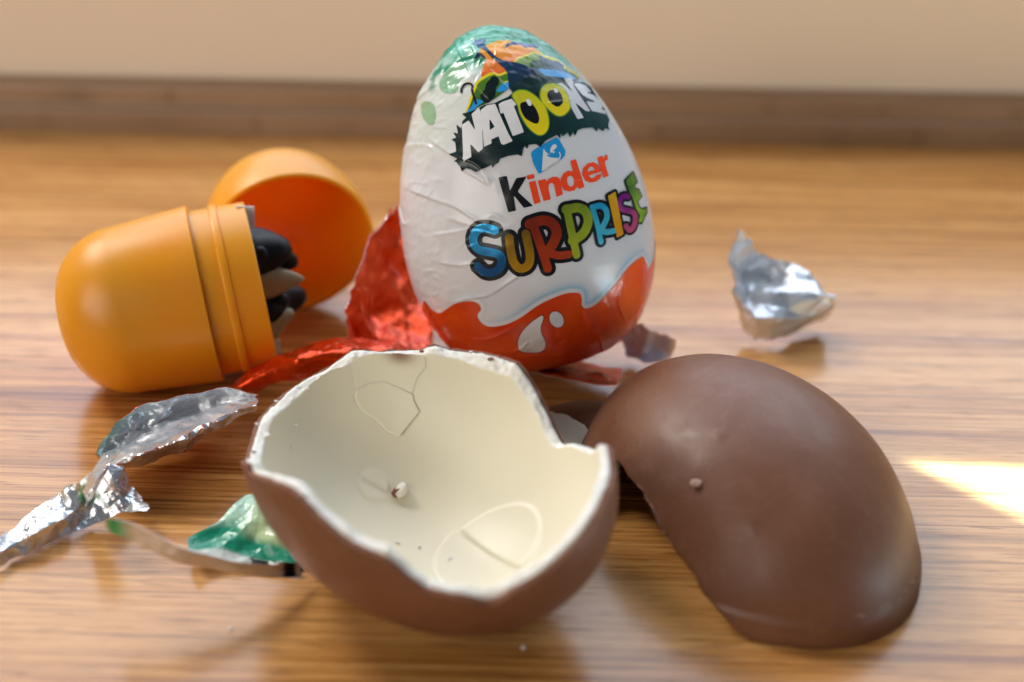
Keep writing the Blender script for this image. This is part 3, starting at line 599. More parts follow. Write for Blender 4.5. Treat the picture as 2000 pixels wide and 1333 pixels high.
def egg_disp(P):
    """wrinkles of the thin foil, in mm along the normal"""
    z = P[:, 2]; pq = P[:, [0, 2]]
    top = np.clip((z - 17) / 8, 0, 1); low = np.clip((-12 - z) / 8, 0, 1)
    left = np.clip((-P[:, 0] - 6) / 10, 0, 1)
    amp = 0.030 + 0.26 * top + 0.12 * low + 0.08 * left + 0.16 * left * np.clip((z - 8) / 8, 0, 1)
    d = amp * crumple(P, 11, 0.17, 6) + 0.5 * amp * crumple(P, 5, 0.42, 5) + 0.28 * amp * crumple(P, 9, 0.95, 4)
    front = P[:, 1] < 0
    near = front & (np.abs(z) < EA)
    idx = np.where(near)[0]
    if len(idx):
        X = pq[idx]; add = np.zeros(len(idx))
        for k, c in enumerate(CREASE_SM + FINE):
            lo, hi = c.min(0) - 2.0, c.max(0) + 2.0
            w = np.where((X[:, 0] > lo[0]) & (X[:, 0] < hi[0]) & (X[:, 1] > lo[1]) & (X[:, 1] < hi[1]))[0]
            if len(w):
                t, fade = sd_line_side(X[w], c)
                if k % 2: t = -t
                a, tail = (0.11, 0.36) if k >= len(CREASE_SM) else (0.28, 0.6) if k not in (0, 1) else (0.13, 0.4)
                # a pleat: one edge drops off sharply, the other side runs out smoothly
                add[w] += a * fade * np.where(t > 0, np.exp(-t / tail), np.clip(1 + t / 0.16, 0, 1))
        d[idx] += add
    return d
def egg_surface(P, off=0.0):
    return P + (egg_disp(P) + off)[:, None] * egg_normal(P)
def pq_point(pq):
    p, q = pq[:, 0], np.clip(pq[:, 1], ZB + 0.01, EA - 0.01)
    r = egg_r(q); p = np.clip(p, -r * 0.9995, r * 0.9995)
    return np.stack([p, -np.sqrt(np.maximum(r * r - p * p, 0)), q], -1)

# the wavy edge between the white and the red print, all the way round the egg
re = np.array(RED_EDGE)
rr_ = egg_r(re[:, 1]); e_lon = np.arcsin(np.clip(re[:, 0] / rr_, -0.999, 0.999)); e_s = egg_s(re[:, 1])
back = [(1.75, 1.86), (1.95, 1.92), (2.2, 2.08), (2.45, 2.10), (2.6, 1.98), (2.9, 1.96), (3.1, 2.08), (3.4, 2.12), (3.6, 2.02), (3.9, 1.98), (4.1, 2.08), (4.4, 2.12), (4.6, 2.06), (4.8, 2.05)]
edge_ls = np.array([(l, s) for l, s in zip(e_lon, e_s)] + [(l, s) for l, s in back if l > e_lon[-1] + 0.08 and l < e_lon[0] + 2 * math.pi - 0.08])
edge_ls = catmull(edge_ls, 5, closed=False)
edge_ls = np.vstack([edge_ls, [edge_ls[0] + [2 * math.pi, 0]]])
def edge_dist(lon, s):
    """signed distance (mm) to the wavy edge, positive on the white side"""
    L = np.where(lon < edge_ls[0, 0], lon + 2 * math.pi, lon)
    R = 19.0
    X = np.stack([L * R, s * 25.0], -1); E = edge_ls * [R, 25.0]
    d = np.full(len(X), 1e9); ins = np.zeros(len(X), bool)
    poly = np.vstack([E, [[E[-1, 0], 200.0], [E[0, 0], 200.0]]])
    for a, b in zip(E[:-1], E[1:]):
        d = np.minimum(d, sd_seg(X, a, b))
    for a, b in zip(poly, np.roll(poly, -1, 0)):
        c = (a[1] > X[:, 1]) != (b[1] > X[:, 1])
        xi = (b[0] - a[0]) * (X[:, 1] - a[1]) / ((b[1] - a[1]) if b[1] != a[1] else 1e-9) + a[0]
        ins ^= c & (X[:, 0] < xi)
    return np.where(ins, -d, d)

WHITE = np.array((0.70, 0.685, 0.69))
def blend(c, w, col):
    w = np.clip(w, 0, 1)[:, None]
    return c * (1 - w) + np.array(col) * w
def base_ink(P, lon, s):
    c = np.tile(WHITE, (len(P), 1))
    n = vnoise(P, 0.22); n2 = vnoise(P, 0.6)
    c = blend(c, np.clip((P[:, 2] - 9 + 3 * n) / 14, 0, 0.55) * np.clip(0.75 - P[:, 0] / 40, 0.2, 1), (0.60, 0.66, 0.55))
    c = blend(c, np.clip((P[:, 2] + 0.22 * P[:, 0] - 21.0 + 1.8 * n) / 4, 0, 0.9), (0.13, 0.50, 0.37))
    c = blend(c, np.clip((P[:, 2] - 24.0 + 4.0 * n2) / 2.0, 0, 0.9), (0.03, 0.33, 0.19))
    c = blend(c, 0.9 * np.clip((n2 + n - 0.25) * 3, 0, 1) * np.clip((P[:, 2] - 20) / 3, 0, 1), (0.02, 0.24, 0.12))
    rim = np.clip((P[:, 0] - 9) / 9, 0, 1) * np.clip((P[:, 2] - 8) / 10, 0, 1)
    c = blend(c, 0.6 * rim, (0.42, 0.62, 0.55))
    d = edge_dist(lon, s)
    w = np.clip((d - 0.42) / 0.30, 0, 1) * np.exp(-np.maximum(d - 0.72, 0) / 0.55) * np.clip(0.55 + 0.45 * np.sin(lon * 3.1 + 0.9) + 0.3 * (P[:, 0] > 6), 0.1, 0.95)
    c = blend(c, w * (d > 0), (0.20, 0.44, 0.60))
    return c

def build_egg():
    root = empty('wrapped_egg', (5.2, -18.2, 0))
    tag(root, 'upright foil-wrapped chocolate egg, white and red with colourful printed lettering', 'wrapped egg')
    n_s, n_l = 420, 820
    s = np.linspace(0.0005, math.pi - 0.0005, n_s); lon = np.linspace(-math.pi, math.pi, n_l, endpoint=False); lon = lon - 0.6 * np.sin(lon)
    S, Lg = np.meshgrid(s, lon, indexing='ij'); S, Lg = S.ravel(), Lg.ravel()
    P = egg_point(Lg, S)
    V = egg_surface(P); C = base_ink(P, Lg, S)
    wrap = mesh_obj('foil_wrapper', V, [f[::-1] for f in grid_faces(n_s, n_l, True)], M_ink, col=C)
    Rm = Matrix(EGG_M).to_4x4()
    wrap.parent = root
    wrap.matrix_local = Matrix.Translation((Vector(EC) - Vector((5.2, -18.2, 0))) * MM) @ Rm
    # red printed base
    lo, hi = edge_ls[:, 0].min(), edge_ls[:, 0].max()
    def sdf(X):
        return edge_dist(X[:, 0] / 19.0, X[:, 1] / 25.0)
    V2, F2 = contour_mesh(sdf, (lo * 19.0 + 0.001, 1.40 * 25.0), (hi * 19.0 - 0.30, (math.pi - 0.02) * 25.0), 0.20)
    V2[:, 0] = np.minimum(V2[:, 0], hi * 19.0); V2[:, 1] = np.minimum(V2[:, 1], (math.pi - 0.0015) * 25.0)
    P2 = egg_point(V2[:, 0] / 19.0, V2[:, 1] / 25.0)
    n = vnoise(P2, 0.3)
    c2 = np.stack([0.62 + 0.06 * n, 0.050 + 0.02 * n, 0.004 + 0 * n], -1)
    red = mesh_obj('red_base', egg_surface(P2, 0.09), F2, M_ink, wrap, col=c2)
    def decal(name, sdf, lo, hi, layer, color, h=0.14, m=M_ink, parent=None):
        V, F = contour_mesh(sdf, lo, hi, h)
        if not len(F): return None
        P = pq_point(V)
        if callable(color):
            C = color(V)
        else:
            C = np.tile(np.array(color, float), (len(V), 1))
        return mesh_obj(name, egg_surface(P, 0.055 + 0.012 * layer), F, m, parent or wrap, col=C)
    def poly(key, name, layer, color, smooth=False, holes=(), grow=0.0, m=M_ink, parent=None, h=0.14):
        pts = np.array(POLY[key]); pts = catmull(pts, 5, True) if smooth else pts
        hs = [catmull(np.array(POLY[k]), 5, True) if smooth else np.array(POLY[k]) for k in holes]
        def sdf(X):
            d = sd_poly(X, pts) - grow
            for q in hs: d = np.maximum(d, -sd_poly(X, q))
            return d
        g = max(grow, 0) + 0.2
        return decal(name, sdf, pts.min(0) - g, pts.max(0) + g, layer, color, h, m, parent)
    def grad(c0, c1, axis=1, lo=None, hi=None, jitter=0.0):
        c0, c1 = np.array(c0), np.array(c1)
        def f(V):
            a = V[:, axis]; l = a.min() if lo is None else lo; u = a.max() if hi is None else hi
            t = np.clip((a - l) / max(u - l, 1e-6) + jitter * vnoise(np.c_[V, 0 * a], 0.9), 0, 1)[:, None]
            return c0 * (1 - t) + c1 * t
        return f
    DK = lin(14, 44, 44); NAVY = lin(22, 40, 66)
    poly('blob1', 'printed_leaf', 0, lin(138, 182, 146), True); poly('blob2', 'printed_leaf', 0, lin(150, 180, 140), True)
    poly('sun', 'printed_sun', 0, grad(lin(222, 82, 40), lin(243, 178, 70)), True)
    poly('bird1', 'printed_bird', 1, NAVY); poly('bird2', 'printed_bird', 1, lin(40, 84, 130))
    poly('hillRy', 'printed_hill_edge', 1, lin(222, 200, 40), True); poly('hillR', 'printed_hill', 2, grad(lin(40, 84, 34), lin(118, 150, 50)), True)
    poly('darkR', 'printed_bush', 3, lin(18, 62, 44), True); poly('waterR', 'printed_water', 4, lin(36, 142, 206)); poly('beast', 'printed_animal', 4, lin(24, 60, 92))
    poly('hillLy', 'printed_hill_edge', 1, lin(222, 205, 40), True); poly('hillL', 'printed_hill', 2, grad(lin(22, 74, 30), lin(84, 128, 34)), True)
    poly('gorilla', 'printed_animal', 4, lin(10, 26, 24), True); poly('waterM', 'printed_water', 3, lin(36, 142, 206)); poly('waterL', 'printed_water', 3, lin(36, 142, 206))
    poly('giraffe', 'printed_giraffe', 4, grad(lin(10, 22, 26), lin(28, 58, 92), 1, 17.5, 22), False)
    poly('giraffe_head', 'printed_giraffe_head', 5, lin(36, 84, 134))
    poly('logo', 'logo_ground', 6, grad(lin(9, 26, 26), lin(16, 52, 50), 0, -12, 14, 0.4), False)
    def strokes(name, keys, layer, color, grow=0.0, m=M_ink, polys=(), h=0.13):
        lines = [(catmull(np.array(STROKE[k][0]), 6), STROKE[k][1] / 2) for k in keys]
        pp = [np.array(POLY[k]) for k in polys]
        allp = np.vstack([l for l, _ in lines] + pp); w = max([x for _, x in lines] + [0])
        def sdf(X):
            d = np.full(len(X), 1e9)
            for l, hw in lines: d = np.minimum(d, sd_line(X, l) - hw)
            for q in pp: d = np.minimum(d, sd_poly(X, q))
            return d - grow
        g = w + grow + 0.3
        return decal(name, sdf, allp.min(0) - g, allp.max(0) + g, layer, color, h, m)
    strokes('printed_tail', ['tail'], 7, lin(16, 14, 22))
    LW = (0.74, 0.73, 0.73)
    poly('N', 'letter', 7, LW); poly('A', 'letter', 7, LW, holes=('A_h',)); poly('T', 'letter', 7, LW)
    poly('N2', 'letter', 7, LW); poly('S0', 'letter', 7, LW)
    for k in ('O1', 'O2'):
        o = poly(k, 'letter', 8, grad(lin(232, 205, 20), lin(186, 186, 30)), True)
        poly(k, 'letter_edge', 7, lin(96, 140, 40), True, grow=0.16)
        poly(k + 'p', 'pupil', 9, lin(12, 14, 18), True); poly(k + 'h', 'pupil_glint', 10, (0.80, 0.80, 0.82), True)
    em = poly('emblem', 'emblem', 1, lin(28, 138, 198), False)
    for k in ('em_tri', 'em_drop', 'em_dot'):
        poly(k, 'emblem_mark', 3, LW, k != 'em_tri', h=0.09)
    poly('em_bar', 'emblem_mark', 4, lin(28, 138, 198), h=0.09)
    strokes('emblem_mark', ['em_smile'], 3, LW, h=0.09); strokes('emblem_mark', ['em_line'], 4, LW, h=0.09)
    BK = lin(12, 12, 14); OR = lin(226, 66, 26)
    poly('k', 'letter', 2, BK); poly('i', 'letter', 2, OR); poly('i_dot', 'letter_dot', 2, OR); poly('n', 'letter', 2, OR, h=0.1)
    poly('d', 'letter', 2, OR, holes=('d_h',), h=0.1); poly('e', 'letter', 2, OR, holes=('e_h',), h=0.1); poly('r', 'letter', 2, OR, h=0.1)
    LET = [(['S_a'], (), lin(16, 70, 120), lin(40, 150, 200)), (['U_a'], (), lin(196, 140, 20), lin(128, 96, 22)), (['R1_a', 'R1_b', 'R1_c'], (), lin(196, 66, 26), lin(140, 44, 20)),
           (['P_a', 'P_c'], (), lin(178, 180, 40), lin(120, 140, 36)), (['R2_a', 'R2_b', 'R2_c'], (), lin(90, 205, 225), lin(30, 160, 200)), ([], ('I',), lin(240, 150, 20), lin(245, 190, 40)),
           (['S2_a'], (), lin(196, 80, 120), lin(120, 26, 120)), ([], ('E',), lin(140, 190, 50), lin(60, 112, 34))]
    OUTL = [0.62, 0.62, 0.58, 0.52, 0.46, 0.40, 0.36, 0.24]
    for i, (ks, ps, c0, c1) in enumerate(LET):
        strokes('letter_outline', ks, 2 + i, lin(10, 10, 12), OUTL[i], M_ink, ps)
        strokes('letter', ks, 11 + i % 2, grad(c0, c1, 1, jitter=0.25), 0.0, M_ink_metal, ps)
    poly('drop', 'milk_drop', 7, grad((0.62, 0.54, 0.53), (0.70, 0.70, 0.70), jitter=0.3), True, parent=red); poly('dot', 'milk_drop', 7, (0.60, 0.62, 0.64), True, parent=red)
    poly('drop', 'drop_shade', 5, lin(150, 22, 8), True, grow=0.16, parent=red); poly('dot', 'drop_shade', 5, lin(150, 22, 8), True, grow=0.14, parent=red)
    return root
build_egg()

# ------------------------------------------------------------------ broken chocolate shells
def ell_frame(az, el):
    az, el = math.radians(az), math.radians(el)
    X = np.array([math.cos(el) * math.cos(az), math.cos(el) * math.sin(az), math.sin(el)])
    Y = np.cross([0, 0, 1.0], X); Y /= np.linalg.norm(Y)
    return np.stack([X, Y, np.cross(X, Y)], 1)
def ell_rho(D, F, ra, rb):
    q = D @ F / np.array([ra, rb, rb])
    return 1 / np.linalg.norm(q, axis=-1)
def dirs(psi, el):
    return np.stack([np.cos(el) * np.cos(psi), np.cos(el) * np.sin(psi), np.sin(el)], -1)
def periodic(table, psi):
    t = np.array(sorted(table)); x = np.radians(t[:, 0])
    return np.radians(np.interp(psi % (2 * math.pi), np.r_[x - 2 * math.pi, x, x + 2 * math.pi], np.r_[t[:, 1], t[:, 1], t[:, 1]]))

def shell_layer(name, ctr, F, ra, rb, o_out, o_in, rim, pole, mats, parent, loc, inner_h=None, outer_h=None, colf=None, drop=None, n_psi=420, n_ring=90, seed=1):
    """a thin bowl between the egg shrunk by o_out and the egg shrunk by o_in; pole = -1 (bowl) or +1 (dome)"""
    psi = np.linspace(0, 2 * math.pi, n_psi, endpoint=False)
    base = rim(psi)
    ring = np.stack([np.cos(psi), np.sin(psi), 0 * psi], -1)
    j1 = np.radians(0.35) * vnoise(ring * 14 + seed, 1.0) + np.radians(0.22) * vnoise(ring * 60 + seed, 1.0)
    j2 = np.radians(0.6) * vnoise(ring * 9 + seed + 9, 1.0) + np.radians(0.25) * vnoise(ring * 45 + seed, 1.0)
    if drop is not None: j2 = j2 + drop(psi)
    V, idx = [], []
    t = np.linspace(0, 1, n_ring) ** 0.9
    def surf(o, jit, hf, tt):
        out = []
        for k in tt:
            el = pole * math.pi / 2 + (base + jit - pole * math.pi / 2) * k
            if k == 0: el = el + 0 * psi - pole * 1e-4
            D = dirs(psi, el)
            P = D * ell_rho(D, F, ra - o, rb - o)[:, None]
            if hf is not None: P = P - D * hf(P)[:, None]
            out.append(P)
        return out
    A = surf(o_out, j1, outer_h, t)
    # a fracture face between the two skins, slightly rough
    mid = []
    for w in (0.25, 0.5, 0.75):
        el = base + j1 * (1 - w) + j2 * w + np.radians(0.9) * vnoise(ring * 30 + seed + 4 * w, 1.0) * (4 * w * (1 - w))
        D = dirs(psi, el); o = o_out * (1 - w) + o_in * w
        mid.append(D * ell_rho(D, F, ra - o, rb - o)[:, None])
    B = surf(o_in, j2, inner_h, t[::-1])
    rows = A + mid + B
    V = np.vstack(rows) + ctr
    fc = grid_faces(len(rows), n_psi, True)
    if pole < 0: fc = fc
    else: fc = [f[::-1] for f in fc]
    mi = np.zeros(len(fc), int)
    for r in range(n_ring - 1, n_ring + 3):
        mi[r * n_psi:(r + 1) * n_psi] = 1
    V[:, 2] = np.maximum(V[:, 2], 0.04 + 0.01 * seed)
    C = colf(V - ctr) if colf else None
    return mesh_obj(name, V, fc, mats, parent, mat_idx=mi, col=C, loc=loc)

SC, SF, SA, SB = np.array([-13.872, -69.74, 21.06]), ell_frame(129.6, 2.57), 29.3, 21.04
TH_B, TH_W = 0.75, 1.95
def half_disc(p0, p1, p2, hgt):
    p0, p1, p2 = (np.array(p[:2]) for p in (p0, p1, p2))
    c = (p0 + p1) / 2; R = np.linalg.norm(p1 - p0) / 2; d = (p1 - p0) / (2 * R); n = np.array([-d[1], d[0]])
    if (p2 - c) @ n < 0: n = -n
    sm = lambda x, w: np.clip(x / w + 0.5, 0, 1)
    def f(P):
        X = P[:, :2] - c; r = np.hypot(*X.T); s = X @ n
        up = hgt * sm(R - r, 0.35) * sm(s, 0.25) * (1 - 0.45 * np.clip(s / R, 0, 1))
        dn = 0.5 * hgt * sm(R * 1.12 - r, 0.4) * sm(-s, 0.3) * np.clip(-s / R * 1.6, 0, 1)
        return np.where(P[:, 2] < -5, up + dn, 0)
    return f
IN = INNER
hd1 = half_disc(IN['ridge1'][0], IN['ridge1'][1], IN['ridge1'][2], 0.42)
hd2 = half_disc(IN['ridge2'][0], IN['ridge2'][1], IN['ridge2'][2], 0.30)
CREAM = np.array((0.785, 0.715, 0.55))
def cream(P):
    n = vnoise(P, 0.12)[:, None]
    c = CREAM * (1 + 0.03 * n)
    d = P - np.array(IN['brown'][0]); d = np.sqrt((d[:, 0] / 2.0) ** 2 + (d[:, 1] / 1.6) ** 2 + (d[:, 2] / 1.25) ** 2)
    return blend(c, 0.9 * np.exp(-d ** 2.2), (0.25, 0.11, 0.06))
def inner_flake(name, pts, hgt, parent, loc, layer):
    pts = np.array(pts); D = pts / np.linalg.norm(pts, axis=1)[:, None]; n = D.mean(0); n /= np.linalg.norm(n)
    e1 = np.cross([0, 0, 1.0], n); e1 /= np.linalg.norm(e1); e2 = np.cross(n, e1); R = 20.0
    q = np.stack([D @ e1, D @ e2], -1) / (D @ n)[:, None] * R
    q = q + 0.10 * np.stack([vnoise(np.c_[q, 0 * q[:, 0]] * 1.0, 1.3), vnoise(np.c_[q, 0 * q[:, 0]] + 5, 1.3)], -1)
    V, F = contour_mesh(lambda X: sd_poly(X, q) + 0.06 * vnoise(np.c_[X, 0 * X[:, 0]], 2.2), q.min(0) - 0.3, q.max(0) + 0.3, 0.12)
    s = sd_poly(V, q)
    lift = np.clip((q[:, 1].max() - V[:, 1]) / (np.ptp(q[:, 1]) + 1e-6), 0, 1)        # plates lift towards their lower edge
    h = hgt * (0.15 + 0.85 * lift) * np.clip((-s + 0.02) / 0.16, 0, 1) * (1 + 0.25 * vnoise(np.c_[V, 0 * s], 0.4)) + 0.012 * layer
    d = V[:, :1] / R * e1 + V[:, 1:] / R * e2 + n; d /= np.linalg.norm(d, axis=1)[:, None]
    P = d * (ell_rho(d, SF, SA - TH_W, SB - TH_W) - h)[:, None]
    return mesh_obj(name, P + SC, F, M_white, parent, col=cream(P), loc=loc)

def build_open_shell():
    root_loc = (SC[0], SC[1], 0)
    root = empty('chocolate_shell', root_loc)
    tag(root, 'broken half of a chocolate egg lying open, showing its cream-white lining', 'chocolate shell')
    rim = lambda psi: periodic(SHELL_RIM, psi)
    b = shell_layer('milk_chocolate_layer', SC, SF, SA, SB, 0, TH_B, rim, -1, [M_choc, M_choc_break], root, root_loc, seed=1)
    w = shell_layer('white_lining', SC, SF, SA, SB, TH_B + 0.012, TH_W, lambda p: rim(p) + math.radians(0.5), -1, [M_white, M_white_break], root, root_loc,
                    inner_h=lambda P: hd1(P) + hd2(P) + 0.10 * vnoise(P, 0.10), colf=cream, seed=2,
                    drop=lambda p: periodic([(15, -0.5), (40, -2.5), (55, -4.5), (70, -4.0), (82, -1.5), (100, -0.8), (130, -1.5), (160, -1.2), (190, -1.0), (230, 0.3), (330, 0.3)], p))
    for o in (b, w): o.location = (0, 0, 0)
    f = [inner_flake('lining_flake', IN['crackB'], 0.05, w, root_loc, 1), inner_flake('lining_flake', IN['crackA'], 0.10, w, root_loc, 2), inner_flake('lining_flake', IN['flake'], 0.48, w, root_loc, 3)]
    for o in f: o.location = (0, 0, 0)
    # crumbs of both layers still clinging to the snapped edge
    rs = np.random.RandomState(12)
    for ps in (62, 68, 74, 88, 93, 97, 104, 110, 116, 121, 127, 133, 141, 152, 168, 182):
        q = np.array([math.radians(ps + rs.uniform(-2, 2))]); el = rim(q) + math.radians(0.4)
        d = dirs(q, el)[0]; p = d * (ell_rho(d[None], SF, SA, SB)[0] - rs.uniform(0.3, 1.7))
        c = crumb_mesh('rim_chip', p + SC, rs.uniform(0.20, 0.48), 200 + ps, [M_choc_break if rs.rand() < 0.22 else M_white_break], 0, flat=(1.5, 1.2, 0.7))
        c.parent = w; c.location = Vector(p + SC - np.array(root_loc)) * MM
    return root
DC, DF, DA, DB = np.array([30.95, -53.18, 0.0]), ell_frame(114, 0), 30.26, 21.53
M_tan = mat('crumb_tan', (0.46, 0.29, 0.20), 0.7, bump=[('noise', 1500, 0.5, 0.0003)])
DENTS = [((-5.7, -9.0, 19.2), 0.9, 0.10), ((-2.5, -21.1, 13.4), 1.0, 0.12), ((10.2, -22.2, 12.7), 0.8, 0.10), ((12.9, -14.8, 15.9), 1.1, 0.06), ((-12.4, -5.4, 16.8), 1.4, 0.05), ((4.0, -15.0, 18.0), 2.5, -0.06), ((-13.5, -12.0, 11.5), 6.0, -0.4)]
def build_dome():
    loc = (DC[0], DC[1], 0)
    root = empty('chocolate_shell', loc)
    tag(root, 'broken brown half of a chocolate egg lying domed side up', 'chocolate shell')
    tab = [(0, 0.1), (60, 0.1), (120, 0.1), (150, 0.1), (158, 2.0), (164, 12.0), (169, 21)] + DOME_CUT[:-1] + [(267, 0.1), (300, 0.1), (330, 0.1)]
    rim = lambda psi: periodic(tab, psi)
    def lip(P):
        el = np.degrees(np.arcsin(P[:, 2] / np.linalg.norm(P, axis=1)))
        flange = -0.30 * np.clip((7.5 - el) / 1.0, 0, 1) + 0.06 * np.exp(-((el - 8.0) / 0.7) ** 2)
        marks = 0
        for q, rad, hh in DENTS:
            marks = marks - hh * np.exp(-(np.linalg.norm(P - np.array(q), axis=1) / rad) ** 2)
        return flange + 0.16 * vnoise(P, 0.07) + 0.045 * vnoise(P, 0.25) + marks
    b = shell_layer('milk_chocolate_layer', DC, DF, DA, DB, 0, TH_B, rim, 1, [M_choc, M_choc_break], root, loc, outer_h=lip, seed=1)
    w = shell_layer('white_lining', DC, DF, DA, DB, TH_B + 0.012, TH_W, rim, 1, [M_white, M_white_break], root, loc, colf=lambda P: np.tile(CREAM, (len(P), 1)), seed=2)
    for o in (b, w): o.location = (0, 0, 0)
    # specks of lining stuck along the seam at the front
    rs = np.random.RandomState(4)
    for ps, n in ((287, 2), (296, 3), (303, 1), (309, 2), (322, 3)):
        for k in range(n):
            q = math.radians(ps + rs.rand() * 6); el = math.radians(7.6 + 1.2 * rs.rand())
            d = dirs(np.array([q]), np.array([el]))[0]; p = d * (ell_rho(d[None], DF, DA, DB)[0] + 0.0)
            o = crumb_mesh('speck', p + DC, 0.12 + 0.2 * rs.rand(), 30 + k + ps, [M_tan], 0, flat=(1.6, 1.0, 0.5))
            o.parent = b; o.location = Vector(p) * MM
    return root

def crumb_mesh(name, c, r, seed, mats, split=0.5, flat=(1, 1, 1)):
    import bmesh
    bm = bmesh.new(); bmesh.ops.create_icosphere(bm, subdivisions=2, radius=1.0)
    V = np.array([v.co for v in bm.verts]); F = [[v.index for v in f.verts] for f in bm.faces]; bm.free()
    rs = np.random.RandomState(seed)
    for _ in range(12):
        d = rs.normal(size=3); d /= np.linalg.norm(d); k = 0.38 + 0.32 * rs.rand()
        t = V @ d; V = V - np.maximum(t - k, 0)[:, None] * d
    V = V * r * (0.8 + 0.5 * rs.rand(3)) * np.array(flat)
    mi = None
    if split and len(mats) > 1:
        mi = [0 if V[f].mean(0)[0] < r * (split - 0.6) else 1 for f in F]
    col = np.tile(CREAM, (len(V), 1))
    return mesh_obj(name, V + c, F, mats, smooth=False, mat_idx=mi, col=col, loc=c)
build_open_shell()
build_dome()

def build_shard():
    # a smaller broken piece lying hollow side up between the two halves
    ctr = np.array([4.6, -40.5, 22.6]); F = ell_frame(20, 0)
    loc = (ctr[0], ctr[1], 0)
    root = empty('shell_fragment', loc)
    tag(root, 'small broken shell fragment with cream lining upward in the gap between the shell halves', 'chocolate fragment')
    rim = lambda p: periodic([(0, -63), (40, -70), (80, -66), (120, -64), (170, -62), (210, -58), (250, -60), (300, -57), (330, -61)], p)
    b = shell_layer('milk_chocolate_layer', ctr, F, 29, 22.5, 0, TH_B, rim, -1, [M_choc, M_choc_break], root, loc, n_psi=160, n_ring=30, seed=1)
    w = shell_layer('white_lining', ctr, F, 29, 22.5, TH_B + 0.012, TH_W, rim, -1, [M_white, M_white_break], root, loc, colf=lambda P: np.tile(CREAM, (len(P), 1)), n_psi=160, n_ring=30, seed=2)
    for o in (b, w): o.location = (0, 0, 0)
build_shard()

def build_brown_shard():
    ctr = np.array([9.6, -31.5, -19.4]); F = ell_frame(40, 0); loc = (ctr[0], ctr[1], 0)
    root = empty('shell_fragment', loc)
    tag(root, 'small flat brown shell fragment lying outer side up beneath the printed red foil scrap', 'chocolate fragment')
    rim = lambda p: periodic([(0, 66), (40, 64), (80, 65), (120, 68), (170, 64), (210, 65), (250, 67), (300, 64), (330, 68)], p)
    b = shell_layer('milk_chocolate_layer', ctr, F, 23, 22, 0, TH_B, rim, 1, [M_choc, M_choc_break], root, loc, n_psi=160, n_ring=30, seed=1)
    w = shell_layer('white_lining', ctr, F, 23, 22, TH_B + 0.012, TH_W, rim, 1, [M_white, M_white_break], root, loc, colf=lambda P: np.tile(CREAM, (len(P), 1)), n_psi=160, n_ring=30, seed=2)
    for o in (b, w): o.location = (0, 0, 0)
build_brown_shard()

c = np.array(IN['crumb'][0]) + SC
o = crumb_mesh('chocolate_crumb', c + [0, 0, 0.6], 1.7, 3, [M_choc_break, M_white_break], 0.52, flat=(1.0, 0.85, 0.8))
tag(o, 'two-tone brown and white crumb lying in the hollow of the open shell', 'crumb')
for k, p in enumerate(IN['bits']):
    d = np.array(p); n = -d / np.linalg.norm(d)
    o = crumb_mesh('lining_speck', d + SC + n * 0.02, 0.34 + 0.10 * (k % 3), 60 + k, [M_white_break], 0, flat=(1.2, 1.0, 0.3))
    tag(o, 'tiny pale speck resting on the lining of the open shell', 'crumb', 'pale specks in the open shell')
o = crumb_mesh('chocolate_crumb', np.array([22.0, -67.6, 15.0]), 1.0, 8, [M_tan], 0, flat=(1.15, 0.9, 0.5))
tag(o, 'pale crumb stuck on top of the domed brown shell', 'crumb')
for (x, y, r, lb) in [(-0.3, -83.6, 0.42, 'tiny pale crumb on the wood close under the rounded side of the open shell'), (-37.4, -81.4, 0.34, 'lone tiny pale crumb on open bare wood by the green foil scrap')]:
    o = crumb_mesh('chocolate_crumb', np.array([x, y, r * 0.4]), r, 80 + int(10 * r), [M_white_break], 0, flat=(1.3, 1.0, 0.6))
    tag(o, lb, 'crumb')

# ------------------------------------------------------------------ the orange capsule
def revolve(name, prof, origin, F, m, parent=None, n=96, closed=False, wob=0.0):
    """prof: list of (t along the axis, r); F[:,0] is the axis"""
    prof = np.array(prof); a = np.linspace(0, 2 * math.pi, n, endpoint=False)
    V = []
    for t, r in prof:
        rr = r * (1 + wob * np.sin(2 * a + 0.6))
        V.append(np.stack([t + 0 * a, rr * np.cos(a), rr * np.sin(a)], -1))
    V = np.vstack(V) @ F.T
    rows = len(prof)
    f = grid_faces(rows, n, True)
    if closed:
        f += [((rows - 1) * n + j, (rows - 1) * n + (j + 1) % n, (j + 1) % n, j) for j in range(n)]
    V = V + np.array(origin) - (np.array(CAP_LOC) if parent else 0)
    o = mesh_obj(name, V, f, m, parent, smooth=True)
    md = o.modifiers.new('edge', 'EDGE_SPLIT'); md.split_angle = math.radians(38)
    return o
CAP_LOC = (-58.0, -19.0, 0.0)
